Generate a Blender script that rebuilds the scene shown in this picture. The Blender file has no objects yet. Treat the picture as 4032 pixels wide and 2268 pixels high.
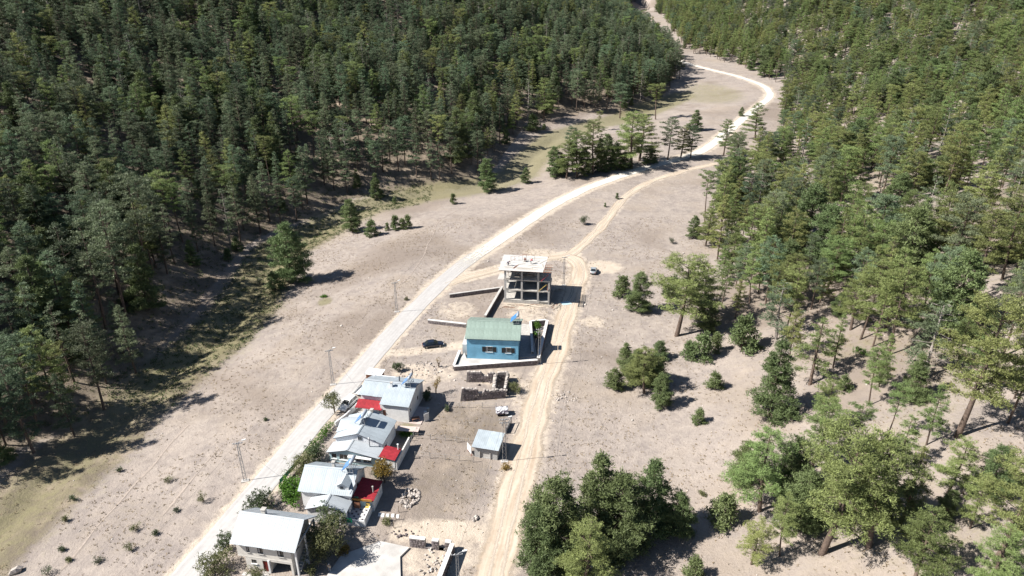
import bpy, math, random
import numpy as np
from mathutils import Matrix, Vector

# ---------------------------------------------------------------- camera, light, sky
SC = bpy.context.scene
COL = SC.collection
CAM_H, PITCH, FPX = 75.0, math.radians(25.0), 2695.0
cam_d = bpy.data.cameras.new('camera')
cam = bpy.data.objects.new('camera', cam_d)
COL.objects.link(cam)
cam_d.sensor_width = 36.0
cam_d.lens = FPX / 4032.0 * 36.0
cam_d.clip_end = 6000.0
cam.location = (0, 0, CAM_H)
cam.rotation_euler = (math.radians(90.0) - PITCH, 0, 0)
SC.camera = cam

SUN_EL = math.radians(44.0)
SUN_DIR = Vector((-1.0, -0.16, 0.0)).normalized() * math.cos(SUN_EL) + Vector((0, 0, math.sin(SUN_EL)))   # towards the sun
world = bpy.data.worlds.new('World')
SC.world = world
world.use_nodes = True
wn = world.node_tree
bg = wn.nodes['Background']
sky = wn.nodes.new('ShaderNodeTexSky')
sky.sky_type = 'NISHITA'
sky.sun_disc = False
sky.sun_elevation = SUN_EL
sky.sun_rotation = math.atan2(SUN_DIR.x, SUN_DIR.y)
sky.altitude = 1200
sky.air_density = 1.0
sky.dust_density = 0.6
wn.links.new(sky.outputs[0], bg.inputs[0])
bg.inputs[1].default_value = 0.05
sun_d = bpy.data.lights.new('sun', 'SUN')
sun_d.energy = 5.0
sun_d.angle = math.radians(0.53)
sun_d.color = (1.0, 0.955, 0.89)
sun = bpy.data.objects.new('sun', sun_d)
COL.objects.link(sun)
sun.rotation_euler = SUN_DIR.to_track_quat('Z', 'Y').to_euler()
SC.view_settings.view_transform = 'Standard'
SC.view_settings.look = 'None'
SC.view_settings.gamma = 1.0
SC.view_settings.use_curve_mapping = False
SC.view_settings.exposure = 0.9
SC.cycles.max_bounces = 5
SC.cycles.diffuse_bounces = 1
SC.cycles.glossy_bounces = 2
SC.cycles.transparent_max_bounces = 6

# ---------------------------------------------------------------- pixel <-> place
cp, sp = math.cos(PITCH), math.sin(PITCH)
def ray(px, py):                     # photograph pixel (4032 x 2268) -> direction
    u, v = (px - 2016.0) / FPX, (py - 1134.0) / FPX
    return np.array([u, cp - v * sp, -sp - v * cp])
def plane_pt(px, py, h=0.0):
    d = ray(px, py)
    t = (h - CAM_H) / d[2]
    return np.array([d[0] * t, d[1] * t, h])
K = 4032.0 / 2576.0                  # working pixels (2576 wide) -> photograph pixels
def dpl(x, y, h=0.0): return plane_pt(x * K, y * K, h)
def project(x, y, z):                # place -> working pixels
    dep = y * cp + (CAM_H - z) * sp
    u = x / dep
    v = (-y * sp + (CAM_H - z) * cp) / dep
    return (u * FPX + 2016.0) / K, (v * FPX + 1134.0) / K, dep
def height_to(x, y, ty):             # z of the point above (x, y) that shows at working row ty
    v = (ty * K - 1134.0) / FPX
    return CAM_H - y * (sp + v * cp) / (cp - v * sp)

# ---------------------------------------------------------------- terrain
def seg_dist(X, Y, P):
    d = np.full(X.shape, 1e9)
    for a, b in zip(P[:-1], P[1:]):
        ax, ay, bx, by = a[0], a[1], b[0], b[1]
        vx, vy = bx - ax, by - ay
        t = np.clip(((X - ax) * vx + (Y - ay) * vy) / (vx * vx + vy * vy + 1e-9), 0, 1)
        d = np.minimum(d, np.hypot(X - ax - t * vx, Y - ay - t * vy))
    return d
def in_poly(X, Y, P):
    ins = np.zeros(np.shape(X), bool)
    n = len(P)
    for i in range(n):
        x0, y0 = P[i][0], P[i][1]
        x1, y1 = P[(i + 1) % n][0], P[(i + 1) % n][1]
        c = ((y0 > Y) != (y1 > Y)) & (X < (x1 - x0) * (Y - y0) / (y1 - y0 + 1e-12) + x0)
        ins ^= c
    return ins
def sstep(a, b, x):
    t = np.clip((x - a) / (b - a), 0, 1)
    return t * t * (3 - 2 * t)
def ramp_up(d, a):                   # 0 below 0, then easing into slope 1
    d = np.maximum(d, 0.0)
    return np.where(d < a, d * d / (2 * a), d - a / 2)
def floor_z(Y):
    return 0.045 * ramp_up(Y - 180.0, 50.0)
def on_floor(x, y, dz=0.0):          # pixel on the valley floor
    d = ray(x * K, y * K)
    t = np.arange(60.0, 1500.0, 0.5)
    zz = CAM_H + d[2] * t
    k = np.argmax(zz < floor_z(d[1] * t) + dz)
    if k == 0: k = len(t) - 1
    return (d[0] * t[k], d[1] * t[k])

CREEK = [on_floor(*q, -3.0) for q in ((-250, 1600), (-100, 1420), (0, 1330), (120, 1215), (230, 1120), (330, 1020), (430, 935), (540, 855), (620, 770), (665, 695), (700, 635), (770, 595), (850, 552), (930, 518), (1060, 490), (1150, 480), (1230, 465), (1300, 440), (1340, 395), (1400, 345), (1480, 318), (1600, 290), (1720, 240))]
LFOOT = [on_floor(*q, -2.0) for q in ((-300, 1500), (-60, 1190), (60, 1120), (180, 1060), (270, 1000), (350, 920), (420, 850), (490, 770), (550, 690), (610, 620), (690, 575), (790, 540), (880, 497), (1000, 480), (1150, 468), (1230, 440), (1275, 375), (1325, 310), (1400, 297), (1490, 283), (1560, 285), (1640, 270), (1705, 200), (1690, 150), (1640, 100), (1600, 70), (1585, 40))]
RFOOT = [on_floor(*q) for q in ((1290, 1700), (1330, 1480), (1400, 1250), (1465, 1100), (1520, 960), (1560, 820), (1620, 690), (1690, 600), (1760, 520), (1840, 440), (1905, 360), (1960, 265), (1962, 225), (1905, 188), (1810, 155), (1730, 125), (1690, 95), (1660, 60), (1645, 30))]
LPOLY = LFOOT + [(LFOOT[-1][0], 2500), (-3000, 2500), (-3000, LFOOT[0][1])]
RPOLY = RFOOT + [(RFOOT[-1][0], 2500), (3000, 2500), (3000, RFOOT[0][1])]
ROAD_D = [(300, 1640), (467, 1449), (570, 1326), (667, 1214), (735, 1133), (790, 1065), (868, 979), (952, 880), (1023, 800), (1085, 737), (1130, 694), (1180, 655), (1225, 625)]
GRAVEL_D = [(1085, 737), (1130, 694), (1180, 655), (1225, 625), (1268, 597), (1330, 555), (1400, 511), (1480, 471), (1560, 444), (1640, 419), (1700, 402), (1745, 388), (1785, 369), (1820, 340), (1850, 315), (1890, 283), (1925, 255), (1938, 240), (1928, 222), (1900, 208), (1850, 191), (1800, 179), (1750, 166), (1715, 155), (1690, 140), (1660, 112), (1640, 94), (1622, 78), (1603, 62), (1594, 45), (1592, 20)]
TRACK_D = [(1215, 1600), (1245, 1449), (1272, 1330), (1302, 1210), (1335, 1090), (1365, 980), (1392, 900), (1417, 820), (1436, 760), (1452, 710), (1458, 680), (1446, 656), (1418, 646)]
SPUR_D = [(1125, 716), (1165, 702), (1215, 688), (1262, 676), (1330, 655), (1418, 646), (1450, 632), (1490, 596), (1530, 550), (1575, 495), (1640, 456), (1720, 431), (1800, 412)]
ROAD, GRAVEL, TRACK, SPUR = [[on_floor(*q) for q in L] for L in (ROAD_D, GRAVEL_D, TRACK_D, SPUR_D)]

rs = np.random.RandomState(5)
WAVES = [(rs.uniform(-1, 1), rs.uniform(-1, 1), rs.uniform(0, 6.28)) for _ in range(10)]
def Z(X, Y):
    X = np.asarray(X, float); Y = np.asarray(Y, float)
    z = floor_z(Y)
    dl = seg_dist(X, Y, LFOOT); dl = np.where(in_poly(X, Y, LPOLY), dl, -dl)
    dr = seg_dist(X, Y, RFOOT); dr = np.where(in_poly(X, Y, RPOLY), dr, -dr)
    dc = seg_dist(X, Y, CREEK)
    z = z - 3.2 * (1 - sstep(2, 42, dc)) - 0.9 * np.exp(-(dc / 3.0) ** 2)
    z = z + 0.33 * ramp_up(dl + 3.0, 10.0)
    z = z + 0.09 * ramp_up(dr + 2.0, 12.0) + 0.25 * ramp_up(dr - 10.0, 22.0)
    hill = sstep(5, 60, np.maximum(dl, dr))
    for i, (a, b, ph) in enumerate(WAVES):
        f = 0.02 * (1 + 0.75 * i)
        z = z + hill * (2.2 / (1 + i)) * np.sin(f * (a * X + b * Y) * 1.6 + ph)
        z = z + 0.10 * np.sin(0.33 * (a * X + b * Y) + ph) * sstep(6, 30, np.maximum(np.maximum(dl, dr), 38 - dc)) / (1 + 0.2 * i)
    return z
XS, YS = [-70.0], [34.0]
while XS[-1] < 84: XS.append(XS[-1] + 0.8)
s = 0.8
while XS[-1] < 620: s = min(s * 1.045, 7); XS.append(XS[-1] + s)
s = 0.8; left = [-70.0]
while left[-1] > -620: s = min(s * 1.045, 7); left.append(left[-1] - s)
XS = np.array(left[:0:-1] + XS)
while YS[-1] < 200: YS.append(YS[-1] + 0.8)
s = 0.8
while YS[-1] < 1250: s = min(s * 1.025, 8); YS.append(YS[-1] + s)
YS = np.array(YS)
GX, GY = np.meshgrid(XS, YS)
GZ = Z(GX, GY)
def tz(x, y):                        # height of the built ground (bilinear on its grid)
    x = np.asarray(x, float); y = np.asarray(y, float)
    i = np.clip(np.searchsorted(XS, x) - 1, 0, len(XS) - 2)
    j = np.clip(np.searchsorted(YS, y) - 1, 0, len(YS) - 2)
    u = (x - XS[i]) / (XS[i + 1] - XS[i]); v = (y - YS[j]) / (YS[j + 1] - YS[j])
    r = GZ[j, i] * (1 - u) * (1 - v) + GZ[j, i + 1] * u * (1 - v) + GZ[j + 1, i] * (1 - u) * v + GZ[j + 1, i + 1] * u * v
    return float(r) if r.ndim == 0 else r
RT = np.concatenate([np.arange(40, 260, 0.2), np.arange(260, 1100, 1.0)])
def on_ground(x, y):                 # working pixel -> point of the ground
    d = ray(x * K, y * K)
    px, py, pz = d[0] * RT, d[1] * RT, CAM_H + d[2] * RT
    g = tz(px, py)
    k = int(np.argmax(pz < g))
    if k == 0: k = len(RT) - 1
    return Vector((px[k], py[k], g[k]))

# ---------------------------------------------------------------- materials
def mat(name, col, rough=0.8, var=0.0, vscale=3.0, bump=0.0, bscale=12.0, col2=None, metal=0.0, spec=0.3, objvar=0.0, trans=0.0, tint=False, huevar=0.0):
    m = bpy.data.materials.new(name); m.use_nodes = True
    nt = m.node_tree; N, Lk = nt.nodes, nt.links
    b = N['Principled BSDF']
    b.inputs['Roughness'].default_value = rough
    b.inputs['Metallic'].default_value = metal
    b.inputs['Specular IOR Level'].default_value = spec
    c4 = (*col, 1.0)
    b.inputs['Base Color'].default_value = c4
    out = None
    tc = None
    if var or bump or col2:
        tc = N.new('ShaderNodeTexCoord')
    if var or col2:
        no = N.new('ShaderNodeTexNoise'); no.inputs['Scale'].default_value = vscale; no.inputs['Detail'].default_value = 6
        Lk.new(tc.outputs['Object'], no.inputs['Vector'])
        rp = N.new('ShaderNodeValToRGB')
        lo = tuple(max(0, q * (1 - var)) for q in col); hi = col2 or tuple(min(1, q * (1 + var)) for q in col)
        rp.color_ramp.elements[0].position = 0.32; rp.color_ramp.elements[0].color = (*lo, 1)
        rp.color_ramp.elements[1].position = 0.68; rp.color_ramp.elements[1].color = (*hi, 1)
        Lk.new(no.outputs[0], rp.inputs[0]); out = rp.outputs[0]
    if tint:
        at = N.new('ShaderNodeAttribute'); at.attribute_name = 'tint'
        hs = N.new('ShaderNodeHueSaturation')
        mr = N.new('ShaderNodeMapRange'); mr.inputs['To Min'].default_value = 0.62; mr.inputs['To Max'].default_value = 1.38
        Lk.new(at.outputs['Fac'], mr.inputs[0]); Lk.new(mr.outputs[0], hs.inputs['Value'])
        if out: Lk.new(out, hs.inputs['Color'])
        else: hs.inputs['Color'].default_value = c4
        out = hs.outputs[0]
    if objvar or huevar:
        oi = N.new('ShaderNodeObjectInfo'); hs = N.new('ShaderNodeHueSaturation')
        mr = N.new('ShaderNodeMapRange'); mr.inputs['To Min'].default_value = 1 - objvar; mr.inputs['To Max'].default_value = 1 + objvar
        Lk.new(oi.outputs['Random'], mr.inputs[0]); Lk.new(mr.outputs[0], hs.inputs['Value'])
        if huevar:
            wn_ = N.new('ShaderNodeTexWhiteNoise'); wn_.noise_dimensions = '1D'; Lk.new(oi.outputs['Random'], wn_.inputs['W'])
            m2 = N.new('ShaderNodeMapRange'); m2.inputs['To Min'].default_value = 0.5 - huevar; m2.inputs['To Max'].default_value = 0.5 + huevar
            Lk.new(wn_.outputs['Value'], m2.inputs[0]); Lk.new(m2.outputs[0], hs.inputs['Hue'])
        if out: Lk.new(out, hs.inputs['Color'])
        else: hs.inputs['Color'].default_value = c4
        out = hs.outputs[0]
    if out: Lk.new(out, b.inputs['Base Color'])
    if bump:
        nb = N.new('ShaderNodeTexNoise'); nb.inputs['Scale'].default_value = bscale; nb.inputs['Detail'].default_value = 5
        Lk.new(tc.outputs['Object'], nb.inputs['Vector'])
        bp = N.new('ShaderNodeBump'); bp.inputs['Strength'].default_value = bump; bp.inputs['Distance'].default_value = 0.06
        Lk.new(nb.outputs[0], bp.inputs['Height']); Lk.new(bp.outputs[0], b.inputs['Normal'])
    if trans:
        tr = N.new('ShaderNodeBsdfTranslucent'); mx = N.new('ShaderNodeMixShader'); mx.inputs[0].default_value = trans
        if out: Lk.new(out, tr.inputs[0])
        else: tr.inputs[0].default_value = c4
        Lk.new(b.outputs[0], mx.inputs[1]); Lk.new(tr.outputs[0], mx.inputs[2])
        Lk.new(mx.outputs[0], N['Material Output'].inputs[0])
    return m
M = {}
def ground_material():
    m = bpy.data.materials.new('dry_ground'); m.use_nodes = True
    N, L = m.node_tree.nodes, m.node_tree.links
    b = N['Principled BSDF']; b.inputs['Roughness'].default_value = 0.95; b.inputs['Specular IOR Level'].default_value = 0.1
    tc = N.new('ShaderNodeTexCoord')
    def noise(sc, det=6, rough=0.6, dist=0.0):
        n = N.new('ShaderNodeTexNoise'); n.inputs['Scale'].default_value = sc; n.inputs['Detail'].default_value = det; n.inputs['Roughness'].default_value = rough; n.inputs['Distortion'].default_value = dist
        L.new(tc.outputs['Object'], n.inputs['Vector']); return n.outputs[0]
    def ramp(x, a, c0, bb, c1):
        r = N.new('ShaderNodeValToRGB'); e = r.color_ramp.elements
        e[0].position = a; e[0].color = (*c0, 1); e[1].position = bb; e[1].color = (*c1, 1); L.new(x, r.inputs[0]); return r.outputs[0]
    def mixc(f, a, c, mode='MIX'):
        x = N.new('ShaderNodeMix'); x.data_type = 'RGBA'; x.blend_type = mode
        if isinstance(f, float): x.inputs[0].default_value = f
        else: L.new(f, x.inputs[0])
        for s, q in ((x.inputs[6], a), (x.inputs[7], c)):
            if isinstance(q, tuple): s.default_value = (*q, 1)
            else: L.new(q, s)
        return x.outputs[2]
    def math_(op, a, c):
        x = N.new('ShaderNodeMath'); x.operation = op; x.use_clamp = True
        for s, q in ((x.inputs[0], a), (x.inputs[1], c)):
            if isinstance(q, float): s.default_value = q
            else: L.new(q, s)
        return x.outputs[0]
    n1, n2, n3, n4 = noise(0.05, 5), noise(0.6, 7, 0.7, 0.3), noise(3.2, 4, 0.7), noise(0.17, 6, 0.65)
    n5 = noise(0.022, 4, 0.55, 0.6)
    base = mixc(ramp(n4, 0.4, (0, 0, 0), 0.62, (1, 1, 1)), (0.265, 0.230, 0.211), (0.340, 0.292, 0.258))
    base = mixc(ramp(n2, 0.40, (0, 0, 0), 0.72, (1, 1, 1)), base, (0.405, 0.352, 0.308))
    base = mixc(ramp(n1, 0.5, (0, 0, 0), 0.72, (0.7, 0.7, 0.7)), base, (0.335, 0.276, 0.218))
    base = mixc(ramp(n5, 0.50, (0, 0, 0), 0.62, (0.8, 0.8, 0.8)), base, (0.228, 0.188, 0.158))
    spots = ramp(n3, 0.30, (1, 1, 1), 0.45, (0, 0, 0))
    base = mixc(math_('MULTIPLY', spots, 0.55), base, (0.17, 0.135, 0.11))
    at = N.new('ShaderNodeAttribute'); at.attribute_name = 'zone'
    sep = N.new('ShaderNodeSeparateColor'); L.new(at.outputs['Color'], sep.inputs[0])
    def zone(ch, lo=0.35, hi=0.75, amt=0.5):
        w = math_('ADD', sep.outputs[ch], math_('MULTIPLY', math_('SUBTRACT', n2, 0.5), amt)) if False else None
        a = N.new('ShaderNodeMath'); a.operation = 'MULTIPLY_ADD'; L.new(n2, a.inputs[0]); a.inputs[1].default_value = amt; a.inputs[2].default_value = -amt * 0.5
        c = N.new('ShaderNodeMath'); c.operation = 'ADD'; L.new(sep.outputs[ch], c.inputs[0]); L.new(a.outputs[0], c.inputs[1])
        r = N.new('ShaderNodeMapRange'); r.interpolation_type = 'SMOOTHSTEP'; r.inputs['From Min'].default_value = lo; r.inputs['From Max'].default_value = hi
        L.new(c.outputs[0], r.inputs[0]); return r.outputs[0]
    green = mixc(n3, (0.115, 0.115, 0.058), (0.29, 0.26, 0.145))
    forest = mixc(ramp(n4, 0.46, (0, 0, 0), 0.70, (1, 1, 1)), mixc(n2, (0.10, 0.082, 0.062), (0.22, 0.18, 0.135)), mixc(n2, (0.26, 0.205, 0.155), (0.45, 0.37, 0.285)))  # needle litter and straw; litter darkened so forest shade is partly in the colour
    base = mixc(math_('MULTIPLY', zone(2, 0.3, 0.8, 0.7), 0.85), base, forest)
    base = mixc(math_('MULTIPLY', zone(1, 0.3, 0.95, 1.2), 0.75), base, green)
    dirt = mixc(n2, (0.42, 0.345, 0.27), (0.60, 0.525, 0.44))
    base = mixc(zone(0, 0.28, 0.85, 1.3), base, dirt)
    L.new(base, b.inputs['Base Color'])
    bp = N.new('ShaderNodeBump'); bp.inputs['Strength'].default_value = 0.75; bp.inputs['Distance'].default_value = 0.35
    hh = N.new('ShaderNodeMath'); hh.operation = 'MULTIPLY_ADD'; L.new(n3, hh.inputs[0]); hh.inputs[1].default_value = 0.45; L.new(n2, hh.inputs[2])
    L.new(hh.outputs[0], bp.inputs['Height']); L.new(bp.outputs[0], b.inputs['Normal'])
    return m
def road_material(name, c0, c1, edge, streak=0.5, fade=0.0):
    m = bpy.data.materials.new(name); m.use_nodes = True
    N, L = m.node_tree.nodes, m.node_tree.links
    b = N['Principled BSDF']; b.inputs['Roughness'].default_value = 0.9; b.inputs['Specular IOR Level'].default_value = 0.15
    tc = N.new('ShaderNodeTexCoord'); uv = N.new('ShaderNodeUVMap'); uv.uv_map = 'UVMap'
    mp = N.new('ShaderNodeMapping'); mp.inputs['Scale'].default_value = (9.0, 0.10, 1.0); L.new(uv.outputs[0], mp.inputs[0])
    n1 = N.new('ShaderNodeTexNoise'); n1.inputs['Scale'].default_value = 1.0; n1.inputs['Detail'].default_value = 4; L.new(mp.outputs[0], n1.inputs['Vector'])
    n2 = N.new('ShaderNodeTexNoise'); n2.inputs['Scale'].default_value = 1.1; n2.inputs['Detail'].default_value = 7; n2.inputs['Roughness'].default_value = 0.7; L.new(tc.outputs['Object'], n2.inputs['Vector'])
    ad = N.new('ShaderNodeMix'); ad.data_type = 'FLOAT'; ad.inputs[0].default_value = streak; L.new(n2.outputs[0], ad.inputs[2]); L.new(n1.outputs[0], ad.inputs[3])
    r = N.new('ShaderNodeValToRGB'); e = r.color_ramp.elements
    e[0].position = 0.34; e[0].color = (*c0, 1); e[1].position = 0.66; e[1].color = (*c1, 1)
    L.new(ad.outputs[0], r.inputs[0])
    L.new(r.outputs[0], b.inputs['Base Color'])
    sp_ = N.new('ShaderNodeSeparateXYZ'); L.new(uv.outputs[0], sp_.inputs[0])
    # ragged edge: distance from the centre line against noise
    a = N.new('ShaderNodeMath'); a.operation = 'SUBTRACT'; L.new(sp_.outputs[0], a.inputs[0]); a.inputs[1].default_value = 0.5
    a2 = N.new('ShaderNodeMath'); a2.operation = 'ABSOLUTE'; L.new(a.outputs[0], a2.inputs[0])
    a3 = N.new('ShaderNodeMath'); a3.operation = 'MULTIPLY_ADD'; L.new(n2.outputs[0], a3.inputs[0]); a3.inputs[1].default_value = edge; L.new(a2.outputs[0], a3.inputs[2])
    mr = N.new('ShaderNodeMapRange'); mr.inputs['From Min'].default_value = 0.5 + edge * 0.5 - edge * 0.6; mr.inputs['From Max'].default_value = 0.5 + edge * 0.5 - edge * 0.18
    L.new(a3.outputs[0], mr.inputs[0])
    alpha = mr.outputs[0]
    if fade:                         # the surface thins out over its first metres
        f1 = N.new('ShaderNodeMath'); f1.operation = 'MULTIPLY_ADD'; L.new(ad.outputs[0], f1.inputs[0]); f1.inputs[1].default_value = -fade * 2.4; f1.inputs[2].default_value = fade * 2.0
        f2 = N.new('ShaderNodeMath'); f2.operation = 'SUBTRACT'; L.new(f1.outputs[0], f2.inputs[0]); L.new(sp_.outputs[1], f2.inputs[1])
        f3 = N.new('ShaderNodeMapRange'); f3.inputs['From Min'].default_value = -fade * 0.25; f3.inputs['From Max'].default_value = fade * 0.25; L.new(f2.outputs[0], f3.inputs[0])
        f4 = N.new('ShaderNodeMath'); f4.operation = 'MAXIMUM'; L.new(f3.outputs[0], f4.inputs[0]); L.new(alpha, f4.inputs[1]); alpha = f4.outputs[0]
    tr = N.new('ShaderNodeBsdfTransparent'); mx = N.new('ShaderNodeMixShader')
    L.new(alpha, mx.inputs[0]); L.new(b.outputs[0], mx.inputs[1]); L.new(tr.outputs[0], mx.inputs[2])
    L.new(mx.outputs[0], N['Material Output'].inputs[0])
    bp = N.new('ShaderNodeBump'); bp.inputs['Strength'].default_value = 0.35; bp.inputs['Distance'].default_value = 0.08
    L.new(ad.outputs[0], bp.inputs['Height']); L.new(bp.outputs[0], b.inputs['Normal'])
    return m

# ---------------------------------------------------------------- mesh helpers
def tag(o, label=None, cat=None, group=None, kind=None):
    if label: o['label'] = label
    if cat: o['category'] = cat
    if group: o['group'] = group
    if kind: o['kind'] = kind
    return o
def np_mesh(name, V, Fq, mats, tint=None, midx=None, smooth=False):
    me = bpy.data.meshes.new(name)
    V = np.asarray(V, np.float32); Fq = np.asarray(Fq, np.int32)
    nf, k = Fq.shape
    me.vertices.add(len(V)); me.vertices.foreach_set('co', V.ravel())
    me.loops.add(nf * k); me.loops.foreach_set('vertex_index', Fq.ravel())
    me.polygons.add(nf); me.polygons.foreach_set('loop_start', np.arange(0, nf * k, k, dtype=np.int32))
    if midx is not None: me.polygons.foreach_set('material_index', np.asarray(midx, np.int32))
    if smooth: me.polygons.foreach_set('use_smooth', np.ones(nf, bool))
    for q in (mats if isinstance(mats, (list, tuple)) else [mats]): me.materials.append(q)
    if tint is not None:
        a = me.attributes.new('tint', 'FLOAT', 'FACE'); a.data.foreach_set('value', np.asarray(tint, np.float32))
    me.update(calc_edges=True)
    return me
def link(name, me, parent=None, loc=None, rotz=0.0, scale=None):
    o = bpy.data.objects.new(name, me); COL.objects.link(o)
    if parent is not None: o.parent = parent
    if loc is not None: o.location = loc
    if rotz: o.rotation_euler = (0, 0, rotz)
    if scale is not None: o.scale = scale if hasattr(scale, '__len__') else (scale,) * 3
    return o
def thing(name, label, cat, loc=(0, 0, 0), rotz=0.0, group=None, scale=None):
    o = link(name, None, None, loc, rotz, scale); o.empty_display_size = 0.2
    return tag(o, label, cat, group)
class MB:
    def __init__(s): s.v = []; s.f = []
    def add(s, vs, fs):
        b = len(s.v); s.v += [tuple(q) for q in vs]; s.f += [tuple(b + i for i in q) for q in fs]; return s
    def box(s, x0, y0, z0, x1, y1, z1):
        if x0 > x1: x0, x1 = x1, x0
        if y0 > y1: y0, y1 = y1, y0
        if z0 > z1: z0, z1 = z1, z0
        return s.add([(x0, y0, z0), (x1, y0, z0), (x1, y1, z0), (x0, y1, z0), (x0, y0, z1), (x1, y0, z1), (x1, y1, z1), (x0, y1, z1)],
              [(0, 3, 2, 1), (4, 5, 6, 7), (0, 1, 5, 4), (1, 2, 6, 5), (2, 3, 7, 6), (3, 0, 4, 7)])
    def bar(s, p, q, w, h=None, up=(0, 0, 1)):       # rectangular bar from p to q
        h = h or w
        p = Vector(p); q = Vector(q); d = (q - p).normalized(); u = Vector(up)
        if abs(d.dot(u)) > 0.95: u = Vector((1, 0, 0))
        a = d.cross(u).normalized() * (w / 2); c = a.cross(d).normalized() * (h / 2)
        vs = [p - a - c, p + a - c, p + a + c, p - a + c, q - a - c, q + a - c, q + a + c, q - a + c]
        return s.add(vs, [(0, 1, 2, 3), (7, 6, 5, 4), (0, 4, 5, 1), (1, 5, 6, 2), (2, 6, 7, 3), (3, 7, 4, 0)])
    def tube(s, pts, rad, n=8, cap=True):
        pts = [Vector(q) for q in pts]
        if not hasattr(rad, '__len__'): rad = [rad] * len(pts)
        rings = []
        for i, q in enumerate(pts):
            d = (pts[min(i + 1, len(pts) - 1)] - pts[max(i - 1, 0)]).normalized()
            u = Vector((0, 0, 1)) if abs(d.z) < 0.9 else Vector((1, 0, 0))
            a = d.cross(u).normalized(); c = d.cross(a).normalized()
            rings.append([q + (a * math.cos(6.28319 * k / n) + c * math.sin(6.28319 * k / n)) * rad[i] for k in range(n)])
        b = len(s.v)
        for R in rings: s.v += [tuple(q) for q in R]
        for i in range(len(pts) - 1):
            for k in range(n):
                s.f.append((b + i * n + k, b + i * n + (k + 1) % n, b + (i + 1) * n + (k + 1) % n, b + (i + 1) * n + k))
        if cap:
            s.f.append(tuple(b + k for k in range(n))[::-1]); s.f.append(tuple(b + (len(pts) - 1) * n + k for k in range(n)))
        return s
    def slab(s, pts, t):                              # polygon thickened downwards along its normal
        P = [Vector(q) for q in pts]
        n = Vector((0, 0, 0))
        for i in range(len(P)): n += P[i].cross(P[(i + 1) % len(P)])
        n.normalize()
        k = len(P); lo = [q - n * t for q in P]
        fs = [tuple(range(k)), tuple(range(2 * k - 1, k - 1, -1))] + [(i, k + i, k + (i + 1) % k, (i + 1) % k) for i in range(k)]
        return s.add(P + lo, fs)
    def prism(s, pts, z0, z1):                        # plan polygon extruded up
        return s.slab([(x, y, z1) for x, y in pts], z1 - z0)
    def mesh(s, name, m, smooth=False):
        me = bpy.data.meshes.new(name); me.from_pydata(s.v, [], s.f)
        for q in (m if isinstance(m, (list, tuple)) else [m]): me.materials.append(q)
        if smooth: me.polygons.foreach_set('use_smooth', np.ones(len(me.polygons), bool))
        me.update(); return me
    def build(s, name, m, parent=None, loc=None, rotz=0.0, smooth=False):
        return link(name, s.mesh(name, m, smooth), parent, loc, rotz)
def part(name, m, parent, *boxes):
    b = MB()
    for q in boxes: b.box(*q)
    return b.build(name, m, parent)

# ---------------------------------------------------------------- ground
M['ground'] = ground_material()
zone = np.zeros(GX.shape + (4,), np.float32)
def halo(L, w0, w1, amt=1.0): return amt * (1 - sstep(w0, w1, seg_dist(GX, GY, L)))
def blob(x, y, rx, ry, amt=1.0):
    c = on_floor(x, y); return amt * (1 - sstep(0.35, 1.0, np.hypot((GX - c[0]) / rx, (GY - c[1]) / ry)))
dirt = np.maximum.reduce([halo(ROAD, 2.2, 4.6, 0.85), halo(GRAVEL, 2.5, 6.0, 0.8), halo(TRACK, 2.0, 5.5, 0.75), halo(SPUR, 1.2, 3.5, 0.6),
    halo([on_floor(*q) for q in ((975, 890), (1040, 885), (1120, 875), (1170, 868))], 0.8, 3.2, 0.75),
    halo([on_floor(*q) for q in ((1165, 702), (1215, 688), (1262, 676), (1330, 655), (1440, 640))], 2.0, 4.0, 0.95),
    halo([on_floor(*q) for q in ((1020, 1340), (1110, 1338), (1200, 1345))], 1.0, 4.0, 0.9),
    blob(1518, 672, 8, 7, 1.0), blob(1490, 812, 5, 5, 0.7), blob(1330, 795, 9, 6, 0.65), blob(1150, 780, 8, 8, 0.62), blob(1360, 640, 9, 7, 0.7), blob(1320, 1000, 6, 12, 0.6), blob(1040, 945, 7, 7, 0.72), blob(1110, 940, 7, 6, 0.62), blob(1250, 950, 9, 6, 0.6), blob(1100, 1410, 10, 6, 0.7), blob(1320, 768, 10, 4, 0.85), blob(1410, 712, 4, 8, 0.6)])
green = np.maximum.reduce([0.95 * np.exp(-(seg_dist(GX, GY, CREEK) / 6.0) ** 2) * sstep(110, 150, GY) + 0.75 * np.exp(-(seg_dist(GX, GY, CREEK) / 12.0) ** 2),
    blob(1790, 230, 30, 50, 0.7), blob(815, 745, 3, 4, 0.95), blob(1020, 1085, 3, 4, 0.9)])
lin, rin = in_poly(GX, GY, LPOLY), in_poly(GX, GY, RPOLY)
gully = (1 - sstep(5, 13, seg_dist(GX, GY, CREEK))) * (1 - sstep(200, 240, GY))  # darkens the creek bank's ground colour to deepen its shade
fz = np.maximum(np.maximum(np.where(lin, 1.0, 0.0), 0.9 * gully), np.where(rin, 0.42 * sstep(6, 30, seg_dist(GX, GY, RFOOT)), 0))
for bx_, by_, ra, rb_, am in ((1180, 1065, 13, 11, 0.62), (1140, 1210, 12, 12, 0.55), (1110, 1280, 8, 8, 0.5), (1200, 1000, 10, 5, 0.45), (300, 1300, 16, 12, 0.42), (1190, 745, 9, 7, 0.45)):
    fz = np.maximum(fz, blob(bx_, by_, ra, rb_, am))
green = np.maximum(green, np.where(rin, 0.5 * sstep(14, 40, seg_dist(GX, GY, RFOOT)), 0) * (0.55 + 0.45 * np.sin(GX * 0.13 + np.sin(GY * 0.11) * 2)))
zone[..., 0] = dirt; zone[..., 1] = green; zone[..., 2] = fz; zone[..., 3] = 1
ny, nx = GX.shape
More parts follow.
